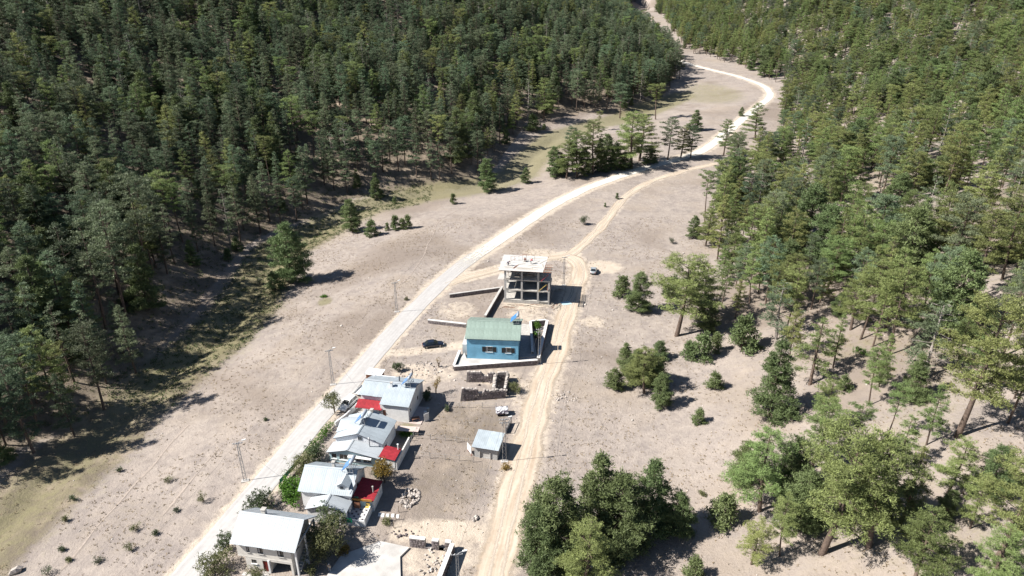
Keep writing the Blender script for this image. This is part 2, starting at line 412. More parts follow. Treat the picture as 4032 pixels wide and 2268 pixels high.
idx = np.arange(nx * ny).reshape(ny, nx)
Fq = np.stack([idx[:-1, :-1], idx[:-1, 1:], idx[1:, 1:], idx[1:, :-1]], -1).reshape(-1, 4)
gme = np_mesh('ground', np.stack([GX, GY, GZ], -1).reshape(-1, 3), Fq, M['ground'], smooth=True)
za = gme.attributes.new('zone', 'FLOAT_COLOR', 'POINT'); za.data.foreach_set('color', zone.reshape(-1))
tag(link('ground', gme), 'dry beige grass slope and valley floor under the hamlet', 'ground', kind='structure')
far = MB()   # the land beyond, out of the picture, down to the horizon
for x0, y0, x1, y1, z in ((-6000, 1240, 6000, 6000, 20), (-6000, -3000, -612, 1245, 70), (612, -3000, 6000, 1245, 70), (-615, -3000, 615, 38, -12)):
    far.add([(x0, y0, z), (x1, y0, z), (x1, y1, z), (x0, y1, z)], [(0, 1, 2, 3)])
M['far_land'] = mat('far_land', (0.09, 0.10, 0.06), var=0.3, vscale=0.01)
tag(far.build('terrain', M['far_land']), 'wooded land beyond the valley', 'terrain', kind='structure')

def resample(P, step):
    P = np.array(P, float)
    # smooth once with Catmull-Rom, then even steps
    Q = []
    for i in range(len(P) - 1):
        p0, p1, p2, p3 = P[max(i - 1, 0)], P[i], P[i + 1], P[min(i + 2, len(P) - 1)]
        for t in np.linspace(0, 1, 12, endpoint=False):
            Q.append(0.5 * ((2 * p1) + (-p0 + p2) * t + (2 * p0 - 5 * p1 + 4 * p2 - p3) * t * t + (-p0 + 3 * p1 - 3 * p2 + p3) * t ** 3))
    Q.append(P[-1]); Q = np.array(Q)
    s = np.concatenate([[0], np.cumsum(np.hypot(*np.diff(Q, axis=0).T))])
    t = np.arange(0, s[-1], step)
    return np.stack([np.interp(t, s, Q[:, 0]), np.interp(t, s, Q[:, 1])], -1)
def ribbon(name, label, cat, P, w, m, dz, seed, jit=0.15, step=0.8, nw=7, w_end=None):
    Q = resample(P, step); n = len(Q)
    T = np.gradient(Q, axis=0); T /= np.linalg.norm(T, axis=1)[:, None]
    Nn = np.stack([-T[:, 1], T[:, 0]], -1)
    r = np.random.RandomState(seed)
    wob = np.stack([np.convolve(r.randn(n + 40), np.hanning(15) / np.hanning(15).sum() * 2.2, 'same')[:n] for _ in range(2)], -1) * jit
    ww = np.linspace(w, w_end or w, n)
    V, UV = [], []
    for k in range(nw):
        u = k / (nw - 1)
        off = (u - 0.5) * ww + (wob[:, 0] * (1 - u) + wob[:, 1] * u)
        X, Y = Q[:, 0] + Nn[:, 0] * off, Q[:, 1] + Nn[:, 1] * off
        V.append(np.stack([X, Y, tz(X, Y) + dz], -1)); UV.append(np.stack([np.full(n, u), np.arange(n) * step], -1))
    V = np.stack(V, 1).reshape(-1, 3); UV = np.stack(UV, 1).reshape(-1, 2)
    ii = np.arange(n * nw).reshape(n, nw)
    F = np.stack([ii[:-1, :-1], ii[1:, :-1], ii[1:, 1:], ii[:-1, 1:]], -1).reshape(-1, 4)[:, ::-1]
    me = np_mesh(name, V, F, m, smooth=True)
    uv = me.uv_layers.new(name='UVMap'); uv.data.foreach_set('uv', UV[F.ravel()].astype(np.float32).ravel())
    return tag(link(name, me), label, cat, kind='structure')
M['asphalt'] = road_material('worn_asphalt', (0.375, 0.36, 0.35), (0.51, 0.495, 0.48), 0.09, 0.55)
M['gravel'] = road_material('pale_gravel', (0.54, 0.495, 0.43), (0.70, 0.665, 0.60), 0.22, 0.4, fade=30.0)
M['dirt_track'] = road_material('dirt_track', (0.40, 0.315, 0.235), (0.60, 0.515, 0.42), 0.32, 0.7)
M['wheel_rut'] = road_material('wheel_rut', (0.47, 0.39, 0.31), (0.66, 0.59, 0.50), 0.9, 0.5)
ribbon('road', 'pale worn asphalt road running past the houses', 'road', ROAD, 4.9, M['asphalt'], 0.06, 1, 0.08)
ribbon('gravel_road', 'white gravel road winding up the valley', 'road', GRAVEL, 5.2, M['gravel'], 0.068, 2, 0.25, w_end=5.2)
ribbon('dirt_track', 'rutted dirt track along the foot of the right slope', 'track', TRACK, 6.2, M['dirt_track'], 0.052, 3, 0.4)
ribbon('side_track', 'pale two rut track curving across the meadow', 'track', SPUR, 3.8, M['dirt_track'], 0.045, 4, 0.3)
for nm, P, lab in (('wheel_rut', TRACK, 'dirt track'), ('side_rut', SPUR, 'side track')):
    Q = resample(P, 2.0); T = np.gradient(Q, axis=0); T /= np.linalg.norm(T, axis=1)[:, None]
    for sgn, ln in ((-1, 'left'), (1, 'right')):
        R = Q + np.stack([-T[:, 1], T[:, 0]], -1) * (-sgn * (0.85 if P is TRACK else 0.75))
        ribbon(nm, 'pale %s wheel rut worn into the %s' % (ln, lab), 'rut', R, 1.0, M['wheel_rut'], 0.072 if P is TRACK else 0.064, 6 + sgn, 0.22, nw=3)
# worn foot paths on the left meadow
M['path'] = road_material('worn_path', (0.38, 0.32, 0.28), (0.47, 0.40, 0.345), 0.9, 0.5)
for P, lab in (([(130, 1460), (215, 1365), (300, 1270), (390, 1165), (480, 1065)], 'narrow pale foot path crossing the lower left meadow'),
               ([(405, 1300), (455, 1240), (500, 1190), (560, 1120)], 'faint path between the left shrubs and the road'),
               ([(1000, 720), (1045, 680), (1085, 600), (1100, 560), (1150, 530)], 'faint foot path over the meadow left of the gravel road')):
    ribbon('path', lab, 'path', [tuple(on_ground(*q))[:2] for q in P], 0.9, M['path'], 0.045, 9, 0.3, nw=3)
# ---------------------------------------------------------------- vegetation
M['bark'] = mat('pine_bark', (0.12, 0.088, 0.07), var=0.35, vscale=4, bump=0.5, bscale=9, objvar=0.2)
M['pine'] = mat('pine_needles', (0.138, 0.182, 0.102), rough=0.6, tint=True, objvar=0.38, huevar=0.035, trans=0.22, spec=0.35)
M['pine_light'] = mat('pine_needles_light', (0.212, 0.258, 0.092), rough=0.6, tint=True, objvar=0.28, huevar=0.03, trans=0.25, spec=0.35)
M['pine_young'] = mat('young_pine_needles', (0.138, 0.182, 0.074), rough=0.6, tint=True, objvar=0.18, huevar=0.015, trans=0.22, spec=0.3)
M['dead_wood'] = mat('dead_wood', (0.30, 0.265, 0.24), var=0.3, vscale=4, objvar=0.15)
M['leaf_dark'] = mat('leaf_dark', (0.075, 0.105, 0.045), rough=0.5, tint=True, trans=0.2, spec=0.4, objvar=0.15)
M['leaf_olive'] = mat('leaf_olive', (0.15, 0.16, 0.07), rough=0.6, tint=True, trans=0.25, objvar=0.15)
M['leaf_bright'] = mat('leaf_bright', (0.10, 0.21, 0.03), rough=0.5, tint=True, trans=0.3, objvar=0.1)
M['leaf_autumn'] = mat('leaf_autumn', (0.24, 0.165, 0.04), rough=0.6, tint=True, trans=0.3)
M['leaf_grey'] = mat('leaf_grey', (0.15, 0.165, 0.11), rough=0.7, tint=True, trans=0.15, objvar=0.2)
M['dry_grass'] = mat('dry_grass', (0.30, 0.235, 0.155), rough=0.9, tint=True, trans=0.2)
M['twig'] = mat('twig', (0.17, 0.13, 0.10), var=0.3)

def leaves(C, n, ln, wd, rng, up=0.35, spread=0.12, flat=1.0):
    """n leaf-shaped quads round every centre of C"""
    N = len(C) * n
    P = np.repeat(C, n, 0) + rng.normal(0, spread, (N, 3)) * np.array([1, 1, flat])
    d = rng.normal(0, 1, (N, 3)); d[:, 2] = d[:, 2] * flat + up
    d /= np.linalg.norm(d, axis=1)[:, None]
    s = np.cross(d, rng.normal(0, 0.55, (N, 3)) + np.array([0, 0, 0.8])); s /= np.linalg.norm(s, axis=1)[:, None] + 1e-9
    L = ln * rng.uniform(0.65, 1.25, (N, 1)); W = wd * rng.uniform(0.7, 1.3, (N, 1)) / 2
    V = np.stack([P, P + d * L * 0.45 + s * W, P + d * L, P + d * L * 0.45 - s * W], 1).reshape(-1, 3)
    F = np.arange(N * 4).reshape(N, 4)
    ct = rng.uniform(0, 1, len(C))
    T = np.clip(np.repeat(ct, n) * 0.7 + rng.uniform(0, 0.3, N), 0, 1)
    return V, F, T
def tri_tube(pts, r0, r1, n=5):
    b = MB(); k = len(pts); b.tube(pts, [r0 + (r1 - r0) * i / (k - 1) for i in range(k)], n, cap=False); return b
def merge(bs):
    o = MB()
    for b in bs: o.add(b.v, b.f)
    return o
def pine(seed, H=17.0, R=3.4, cb=0.36, nl=46, shape='round', dens=1.0, dead=0.0, tr=0.24, lean=0.4, ln=0.40, wd=0.09, per=11):
    rng = np.random.RandomState(seed)
    bend = rng.uniform(-lean, lean, 2)
    axis = lambda t: np.array([bend[0] * math.sin(t * 2.2), bend[1] * math.sin(t * 1.7 + 0.4) - bend[1] * math.sin(0.4), H * t])
    wood = [tri_tube([axis(t) for t in np.linspace(-0.02, 0.97, 9)], tr, 0.04, 7)]
    C = []
    sector = rng.uniform(0, 6.28, 3)
    for i in range(nl):
        t = (i + rng.uniform(0, 0.9)) / nl                    # 0 crown base .. 1 top
        a = i * 2.399 + rng.uniform(-0.5, 0.5)
        if shape == 'round': prof = (0.55 + 0.45 * min(1, t / 0.25)) * math.sqrt(max(0.02, 1 - (t * 0.97) ** 2.6))
        elif shape == 'cone': prof = max(0.08, (1 - t) ** 0.75)
        elif shape == 'flat': prof = (0.35 + 0.65 * t) * math.sqrt(max(0.05, 1 - (t * 0.95) ** 6))
        else: prof = math.sqrt(max(0.02, 1 - (2 * t * 0.96 - 0.55) ** 2 / 2.0)) * (1 - 0.55 * t ** 1.5)
        L = R * prof * rng.uniform(0.62, 1.12)
        L *= 1 - 0.38 * max(0, math.cos(a - sector[0])) * (t < 0.6)
        h = cb + (0.985 - cb) * t
        p0 = axis(h)
        rise = -0.12 + 0.75 * t + rng.uniform(-0.12, 0.15)
        out = np.array([math.cos(a), math.sin(a), 0.0]); per_ = np.array([-out[1], out[0], 0.0])
        sw = rng.uniform(-0.25, 0.25)
        limb = lambda s: p0 + out * L * s + per_ * sw * L * s * s + np.array([0, 0, L * (rise * s + 0.18 * s * s - 0.12 * s)])
        if L > 0.5: wood.append(tri_tube([limb(s) for s in (0, 0.4, 0.75, 1.0)], max(0.03, tr * 0.34 * (1 - 0.6 * t)), 0.015, 4))
        if rng.rand() < dead: 
            for _ in range(3):
                s = rng.uniform(0.4, 0.9); q = limb(s); wood.append(tri_tube([q, q + out * 0.5 + per_ * rng.uniform(-0.8, 0.8) + np.array([0, 0, rng.uniform(-0.2, 0.3)])], 0.025, 0.01, 3))
            continue
        pads = [1.0] if L < 1.0 else [0.72, 1.0] if L < 2.2 else [0.5, 0.78, 1.0] if L < 3.6 else [0.38, 0.6, 0.8, 1.0]
        for sp_ in pads:
            if rng.rand() < 0.10: continue
            pr = float(np.clip(0.24 * L + 0.28, 0.42, 1.15)) * rng.uniform(0.75, 1.25) * (0.8 if sp_ < 0.6 else 1.0)
            pc = limb(sp_) + per_ * rng.uniform(-0.35, 0.35) * pr + np.array([0, 0, rng.normal(0.05, 0.12)])
            m = max(4, int(dens * (4 + 13.0 * pr * pr)))
            rr, aa = pr * np.sqrt(rng.rand(m)), rng.uniform(0, 6.28, m)
            for q in range(m):
                C.append(pc + np.array([rr[q] * math.cos(aa[q]), rr[q] * math.sin(aa[q]), rng.normal(0, 0.08) + 0.16 * pr * (1 - (rr[q] / pr) ** 2) - 0.05]))
    for _ in range(int(6 * dens)): C.append(axis(0.985) + rng.normal(0, 0.25, 3))
    V, F, T = leaves(np.array(C), per, ln, wd, rng, up=0.55, spread=0.13, flat=0.6)
    return merge(wood), V, F, T
PROTO = {}
def add_proto(key, m='pine', bark='bark', **kw):
    wood, V, F, T = pine(**kw)
    tm = wood.mesh('pine_trunk', M[bark]); tm.polygons.foreach_set('use_smooth', np.ones(len(tm.polygons), bool))
    PROTO[key] = (tm, np_mesh('pine_crown', V, F, M[m], tint=T), kw.get('H', 17.0))
add_proto('a1', seed=11, R=3.2, cb=0.34, nl=34, shape='round')
add_proto('a2', seed=12, R=2.9, cb=0.30, nl=38, shape='egg')
add_proto('a3', seed=13, R=3.9, cb=0.42, nl=30, shape='round', lean=0.9)
add_proto('a4', seed=14, R=2.6, cb=0.28, nl=40, shape='egg')
add_proto('a5', seed=15, R=2.9, cb=0.22, nl=44, shape='cone')
add_proto('a6', m='pine_light', seed=16, R=3.6, cb=0.50, nl=24, shape='flat', lean=1.0)
add_proto('r1', m='pine_light', seed=71, R=3.3, cb=0.26, nl=38, shape='egg', lean=0.7)
add_proto('r2', m='pine_light', seed=72, R=3.7, cb=0.34, nl=34, shape='round', lean=0.9)
add_proto('r3', m='pine_light', seed=73, R=3.0, cb=0.20, nl=42, shape='cone', lean=0.6)
add_proto('b1', seed=21, R=2.4, cb=0.30, nl=30, shape='egg', dens=0.75, dead=0.12)
add_proto('b2', m='pine_light', seed=22, R=2.6, cb=0.18, nl=36, shape='egg', dens=0.9, dead=0.15)
add_proto('w1', m='pine_light', seed=31, R=4.6, cb=0.24, nl=42, shape='egg', tr=0.34, lean=0.8, dens=1.1, ln=0.34, wd=0.075, per=13)          # broad old tree
add_proto('w2', m='pine_light', seed=32, R=4.9, cb=0.30, nl=38, shape='round', tr=0.36, lean=1.3, dens=1.1, ln=0.34, wd=0.075, per=13)
add_proto('s1', m='pine_young', seed=41, H=9.0, R=2.9, cb=0.06, nl=60, shape='egg', tr=0.15, dens=1.6, ln=0.32, wd=0.075, per=14)   # dense young pine
add_proto('s2', m='pine_young', seed=42, H=9.0, R=2.5, cb=0.05, nl=62, shape='cone', tr=0.15, dens=1.6, ln=0.32, wd=0.075, per=14)
add_proto('y1', m='pine_young', seed=51, H=3.0, R=0.95, cb=0.05, nl=26, shape='cone', tr=0.06, dens=1.3, ln=0.34, wd=0.10, lean=0.1)   # sapling
add_proto('y2', m='pine_young', seed=52, H=3.0, R=1.2, cb=0.04, nl=28, shape='egg', tr=0.06, dens=1.2, ln=0.34, wd=0.10, lean=0.15)
add_proto('d1', bark='dead_wood', seed=61, H=14.0, R=2.6, cb=0.22, nl=34, shape='egg', dens=0.8, dead=0.5, tr=0.2)

NPINE = {}
def place_pine(key, loc, H, rz, label, group=None, name='pine_tree', sx=1.0):
    tm, cm, H0 = PROTO[key]
    s = H / H0
    t = thing(name, label, 'tree', loc, rz, group, (s * sx, s * sx, s))
    a = link('trunk', tm, t); c = link('crown', cm, t)
    NPINE.setdefault(key, (a, c))
    return t
rp = random.Random(77)
def pine_px(key, bx, by, ty, label, group=None, name='pine_tree', sx=1.0):
    P = on_ground(bx, by); H = max(0.8, height_to(P.x, P.y, ty) - P.z)
    HAND.append((P.x, P.y, PROTO[key][2] and H * 0.2))
    if sx == 1.0 and key[0] == 'w': sx = 1.05 if label.startswith('largest tall') else 1.2
    if 1555 < bx < 1770 and by < 430: sx = 1.45
    if key in ('b2', 'd1') and by > 700: sx = 1.75
    if label.startswith(('low wide pine in the group', 'big spreading pine')): sx = 1.5
    if key[0] == 's' and 840 < by < 1000: sx = 1.35
    return place_pine(key, P, H, rp.uniform(0, 6.28), label, group, name, sx)
HAND = []
LG = 'pines at the creek edge'
for q in (
 ('a5', 343, 940, 768, 'slender bright green pine alone in front of the dark creek shade', None),
 ('a1', 262, 1030, 818, 'pine with full rounded crown at the left meadow edge, left of the slender bright pine', None),
 ('b1', 187, 962, 760, 'grey green thin pine behind the two meadow edge pines on the left', None),
 ('a1', 60, 905, 722, 'broad bright topped pine near the left picture edge above the creek', None),
 ('a3', 95, 1075, 858, 'broad low pine at the lowest corner of the left forest', None),
 ('a3', 15, 1120, 950, 'pine cut by the left picture edge beside the creek bank', None),
 ('a1', 317, 798, 522, 'tall dark pine with layered crown above the creek shade, rightmost of the near left group', None),
 ('b1', 267, 827, 565, 'tall thin pine with long bare trunk just left of the layered dark pine', None),
 ('a3', 374, 722, 452, 'tall pine at the brink of the black creek shade', None),
 ('a2', 300, 742, 490, 'pine close behind the tall layered pine of the near left group', None),
 ('a2', 205, 800, 560, 'broad pine left of the thin bare trunked pine', None),
 ('a4', 613, 580, 470, 'single thin sunlit pine at the far end of the creek shade', None),
 ('s1', 738, 712, 568, 'large dense bushy pine standing alone where the left meadow drops to the creek', None),
 ('s1', 886, 583, 505, 'round bushy pine by the creek, left of the row of saplings', None),
 ('s2', 949, 500, 437, 'bushy pine above the yellow green creek strip', None),
 ('s1', 1226, 482, 403, 'two headed bushy pine at the mouth of the upper clearing', None),
 ('s1', 1322, 463, 423, 'low wide pine beside the gravel road below the clearing', None),
 ('w1', 1367, 305, 198, 'full crowned pine standing out at the left edge of the clearing', None),
 ('a6', 1507, 330, 280, 'thin flat topped pine in the middle of the clearing', None),
 ('a3', 1559, 298, 212, 'pine on the far side of the clearing, left of a slender one', None),
 ('a6', 1649, 301, 212, 'slender pine with bare stem at the far side of the clearing', None),
 ('s1', 1395, 446, 372, 'leftmost bushy pine of the clump above the gravel road', None),
 ('w1', 1425, 450, 352, 'second pine from the left in the clump above the gravel road', None),
 ('w1', 1452, 447, 330, 'broad pine in the left half of the clump above the gravel road', None),
 ('w1', 1492, 438, 302, 'tallest pine in the middle of the clump above the gravel road', None),
 ('s1', 1525, 421, 340, 'conical pine right of the tallest one in the roadside clump', None),
 ('w1', 1589, 424, 282, 'large spreading pine at the right end of the roadside clump', None),
 ('w1', 1608, 405, 290, 'pine close behind the large spreading pine of the roadside clump', None),
 ('a1', 1679, 404, 300, 'pine between the roadside clump and the road bend', None),
 ('w1', 1712, 398, 322, 'small crowned pine at the gravel road bend', None),
 ('s1', 1412, 441, 388, 'low bushy pine at the left foot of the roadside clump', None),
 ('s1', 1470, 443, 375, 'low bushy pine under the tallest one of the roadside clump', None),
 ('s2', 1508, 433, 350, 'bushy pine filling the middle of the roadside clump', None),
 ('s1', 1550, 427, 362, 'bushy pine before the large spreading one of the roadside clump', None),
 ('s1', 1572, 428, 385, 'low pine at the right foot of the roadside clump', None),
 ('a1', 1440, 432, 322, 'rear left pine of the roadside clump', None),
 ('s1', 1635, 414, 370, 'small pine between the roadside clump and the bend', None),
 ('s2', 1748, 327, 277, 'dark conical pine in the meadow below the white road bend', None),
 ('a1', 1737, 398, 317, 'dark narrow pine right above the road bend shadow', None),
 ('w1', 1820, 391, 302, 'bright pine right of the road bend, nearest the road', None),
 ('w2', 1857, 408, 335, 'pine leaning over the end of the side track', None),
 ('w1', 1899, 354, 260, 'broad pine at the forest tip beside the white road', None),
 ('s1', 1864, 293, 270, 'small dark bush shaped pine beside the white road', None),
 ('b2', 1803, 478, 417, 'grey wispy pine at the meadow edge of the right forest', None),
 ('s1', 1605, 784, 690, 'dense dark pine left of the big spreading pine right of the silver car', None),
 ('w2', 1702, 845, 660, 'big spreading pine with bare leaning trunk on the slope right of the track', None),
 ('s2', 1572, 922, 866, 'small pine on the left of the low pine group right of the blue house', None),
 ('w1', 1620, 990, 878, 'low wide pine in the group right of the blue house', None),
 ('s1', 1659, 902, 860, 'bushy young pine behind the low pine group right of the blue house', None),
 ('s1', 1545, 978, 930, 'lowest left pine of the group right of the blue house', None),
 ('r1', 1735, 770, 668, 'pine close behind the big spreading pine on the slope', None),
 ('s1', 1775, 835, 752, 'bushy pine right of the big spreading pine trunk', None),
 ('r2', 1815, 770, 672, 'pine at the right end of the cluster behind the big spreading pine', None),
 ('s1', 1643, 965, 892, 'rear bushy pine of the low group right of the blue house', None),
 ('s1', 1598, 958, 885, 'front bushy pine of the low group right of the blue house', None),
 ('s1', 1662, 1022, 945, 'lowest right pine of the group right of the blue house', None),
 ('r1', 1985, 905, 770, 'pine between the half dead pine and the sparse one on the right slope', None),
 ('r3', 2095, 925, 790, 'slender pine right of the sparse thin crowned one', None),
 ('r2', 2185, 1020, 880, 'pine above the umbrella shaped pines on the right', None),
 ('w1', 1770, 798, 668, 'tall pine with dark trunk just right of the big spreading pine', None),
 ('w1', 1775, 618, 525, 'broad pine at the meadow edge, foremost of the right forest', None),
 ('s1', 1745, 600, 545, 'bushy dark pine at the left tip of the right forest edge', None),
 ('w1', 1838, 690, 585, 'spreading pine before the right forest, above a bare patch', None),
 ('r2', 1885, 765, 640, 'pine in the gap between the right forest and the half dead pine', None),
 ('w1', 1990, 765, 640, 'rounded pine in the middle of the right slope', None),
 ('w2', 2075, 740, 605, 'wide pine right of the rounded one in the middle of the right slope', None),
 ('w1', 2140, 830, 690, 'wide pine left of the tall pale trunked one', None),
 ('r1', 1850, 800, 705, 'pine near the young sapling pair on the right slope', None),
 ('r2', 1924, 612, 500, 'tall pine with long leaning bare trunk on the right slope', None),
 ('d1', 1952, 855, 712, 'half dead pine with grey bare branches on the middle right slope', None),
 ('b2', 2037, 968, 803, 'sparse thin crowned pine standing alone on the right slope', None),
 ('r2', 2237, 893, 672, 'tall pine with pale bare lower trunk on the right slope', None),
 ('d1', 2324, 952, 765, 'dead topped pine with white twisted limbs on the right', None),
 ('w2', 2407, 1100, 775, 'largest tall pine with thick trunk near the right picture edge', None),
 ('s2', 1934, 1046, 862, 'dense pine with layered crown at the open right slope', None),
 ('s1', 1400, 1420, 1215, 'left pine of the dark clump beside the dirt track', None),
 ('s2', 1500, 1372, 1156, 'tallest pine of the dark clump beside the dirt track', None),
 ('s1', 1560, 1392, 1205, 'middle pine of the dark clump beside the dirt track', None),
 ('s2', 1625, 1342, 1160, 'rear pine of the dark clump beside the dirt track', None),
 ('s1', 1700, 1348, 1242, 'right end pine of the dark clump beside the dirt track', None),
 ('w1', 1470, 1485, 1310, 'bright crowned pine at the bottom of the dark clump', None),
 ('s1', 1362, 1445, 1285, 'small bushy pine at the track side of the dark clump', None),
 ('w2', 1890, 1420, 1318, 'flat spreading yellow green pine at the bottom of the right slope', None),
 ('w2', 2067, 1395, 1098, 'huge pine of the bottom right clump with leaning dark trunk', None),
 ('w1', 2184, 1380, 1118, 'huge pine with reddish trunk in the bottom right clump', None),
 ('w1', 1910, 1288, 1085, 'left outer pine of the bottom right clump', None),
 ('w2', 2040, 1178, 1020, 'rear left pine of the bottom right clump', None),
 ('a6', 2140, 1155, 1020, 'umbrella shaped pine with bare dark branches above the bottom right clump', None),
 ('a6', 2227, 1111, 975, 'smaller umbrella shaped pine behind the bottom right clump', None),
 ('w1', 2384, 1242, 1104, 'right outer pine of the bottom right clump', None),
 ('s2', 2290, 1010, 895, 'conical pine below the dead topped pine on the right', None),
 ('r1', 2450, 985, 800, 'pine behind the largest tall pine near the right edge', None),
 ('r2', 2535, 1065, 850, 'pine cut by the right edge beside the largest tall pine', None),
 ('s1', 2490, 1245, 1130, 'bushy pine between the bottom right clump and the right edge', None),
 ('r1', 2140, 1300, 1095, 'pine in the heart of the bottom right clump', None),
 ('s1', 1985, 1240, 1105, 'bushy pine behind the left outer pine of the bottom right clump', None),
 ('s1', 2010, 1335, 1190, 'bushy pine before the left outer pine of the bottom right clump', None),
 ('r3', 2265, 1322, 1125, 'pine right of the reddish trunk in the bottom right clump', None),
 ('s1', 1868, 1215, 1115, 'small bushy pine left of the bottom right clump', None),
 ('r1', 2250, 1190, 1050, 'slim pine rising behind the reddish trunk of the bottom right clump', None),
 ('r3', 2440, 1330, 1190, 'conical pine right of the small round young pine', None),
 ('r2', 1960, 1400, 1260, 'pine at the near left side of the bottom right clump', None),
 ('r1', 2330, 1120, 975, 'pine left of the largest tall pine trunk', None),
 ('r3', 2210, 975, 840, 'conical pine on the slope below the tall pale trunked pine', None),
 ('r2', 2060, 1090, 955, 'pine alone on the slope above the bottom right clump', None),
 ('s1', 2375, 1302, 1236, 'small round young pine right of the bottom right clump', None),
 ('w1', 2300, 1462, 1288, 'large dense pine cut by the bottom edge on the right', None),
 ('w2', 2510, 1405, 1175, 'tall pine cut by the right edge near the bottom', None),
 ('w1', 2470, 1500, 1330, 'pine crown in the bottom right corner', None),
 ): pine_px(*q)
YG = 'pine saplings'
for bx, by, ty, lab in (
 (693, 731, 690, 'sapling at the foot of the lone bushy pine by the creek'), (597, 634, 603, 'larger sapling in the creek shade'), (575, 654, 627, 'smaller sapling in the creek shade'),
 (935, 593, 558, 'bushy sapling beside the round pine by the creek'), (975, 580, 562, 'smallest of the sapling row by the creek'), (995, 578, 545, 'middle sapling of the row by the creek'), (1013, 577, 552, 'sapling between the last two of the creek row'), (1027, 575, 544, 'right end sapling of the row by the creek'),
 (1140, 513, 489, 'lone sapling on the meadow above the yellow creek strip'), (992, 513, 499, 'tiny bright sapling on the far creek bank'), (1341, 332, 293, 'sapling in front of the clearing pine'), (1266, 338, 318, 'tiny sapling at the left tip of the clearing'), (1369, 326, 313, 'very small sapling in the clearing'),
 (1764, 902, 846, 'left sapling of the pair on the right slope'), (1799, 884, 842, 'right sapling of the pair on the right slope'), (1864, 882, 808, 'tall sapling on the right slope behind the pair'), (1730, 900, 862, 'sapling left of the slope pair'),
 (1820, 1315, 1253, 'lone sapling between the dark clump and the bottom right clump'), (1745, 1452, 1410, 'sapling cut by the bottom edge right of the dark clump'), (1797, 980, 942, 'lone sapling on the open right slope'), (1757, 1064, 1033, 'scrubby sapling on the bare right field'), (2120, 985, 950, 'sapling under the sparse pine on the right slope'), (1690, 745, 700, 'sapling behind the big spreading pine'),
 (1565, 745, 700, 'sapling at the left foot of the dense dark pine'), (1552, 501, 487, 'dark little pine bush beside the side track'), (1522, 521, 511, 'tiny pine bush left of the side track')):
    pine_px(rp.choice(['y1', 'y2']), bx, by, ty, lab, None, 'pine_sapling')

# forest: sampled on the slopes, zones given by where the trees stand in the photograph
LF = [(-300, 1240), (30, 1165), (120, 1135), (215, 1085), (275, 1010), (300, 940), (315, 870), (350, 805), (420, 745), (490, 690), (570, 632), (650, 596), (710, 575), (790, 552), (865, 490), (905, 470), (979, 462), (1046, 470), (1190, 450), (1250, 380), (1275, 362), (1320, 305), (1400, 285), (1490, 280), (1555, 280), (1640, 262), (1710, 198), (1708, 160), (1640, 98), (1583, 66), (1588, 20), (1586, -120), (-300, -120)]
SHADE = [(470, 770), (560, 700), (640, 600), (780, 560), (880, 470), (800, 440), (640, 480), (520, 560), (430, 690), (400, 800)]     # bare shaded bank, few trees
RF = [(1655, -120), (1650, 20), (1690, 85), (1725, 130), (1800, 150), (1910, 185), (1975, 225), (1960, 270), (1965, 380), (1870, 440), (1760, 490), (1722, 550), (1715, 612), (1800, 690), (1960, 620), (2080, 660), (2250, 640), (2420, 720), (2900, 720), (2900, -120)]
RM = [(1760, 620), (1840, 690), (1960, 620), (2080, 660), (2250, 640), (2420, 720), (2900, 720), (2900, 1130), (2576, 1080), (2400, 1000), (2290, 960), (2180, 880), (2120, 800), (1990, 850), (1900, 810), (1830, 730)]
ROADS_ALL = ROAD + GRAVEL
fr = np.random.RandomState(99)
pts = []
step = 3.5
gx, gy = np.meshgrid(np.arange(-470, 520, step), np.arange(55, 1000, step))
gx = (gx + fr.uniform(-0.49, 0.49, gx.shape) * step).ravel(); gy = (gy + fr.uniform(-0.49, 0.49, gy.shape) * step).ravel()
gz = tz(gx, gy)
ux, uy, dep = project(gx, gy, gz)
okk = (dep > 20) & (ux > -260) & (ux < 2850) & (uy > -110) & (uy < 1500)
gx, gy, gz, ux, uy = gx[okk], gy[okk], gz[okk], ux[okk], uy[okk]
dens = np.zeros(len(gx))
clump = np.sin(gx * 0.071 + 1.3) * np.sin(gy * 0.083 + gx * 0.03) + 0.6 * np.sin(gx * 0.19 + gy * 0.13)
L_in = in_poly(ux, uy, LF)
dens[L_in] = (0.52 + 0.16 * clump[L_in])
sh = in_poly(ux, uy, SHADE); dens[sh & L_in] *= 0.95
tl = L_in & (ux < 900) & (uy < 380); dens[tl] += 0.10
mid = L_in & (ux > 850) & (ux < 1300) & (uy > 180) & (uy < 430); dens[mid] *= 0.9
bk = L_in & (ux > 640) & (ux < 1260) & (uy > 330) & (uy < 490); dens[bk] = 0.46
nb = L_in & (ux > -200) & (ux < 660) & (uy > 470) & (uy < 1200); dens[nb] = np.maximum(dens[nb], 0.62)
R_in = in_poly(ux, uy, RF); dens[R_in] = (0.30 + 0.16 * clump[R_in])
R_mid = in_poly(ux, uy, RM); dens[R_mid] = 0.42 + 0.12 * np.maximum(clump[R_mid], 0)
dens[(L_in | R_in) & (uy < 300)] += 0.12
dens[seg_dist(gx, gy, GRAVEL) < 6.5] = 0
dens[seg_dist(gx, gy, SPUR) < 4] = 0
for hx, hy, hr in HAND: dens[np.hypot(gx - hx, gy - hy) < 2.2 + hr * 0.5] = 0
keep = fr.rand(len(gx)) < dens
gx, gy, gz, ux, uy = gx[keep], gy[keep], gz[keep], ux[keep], uy[keep]
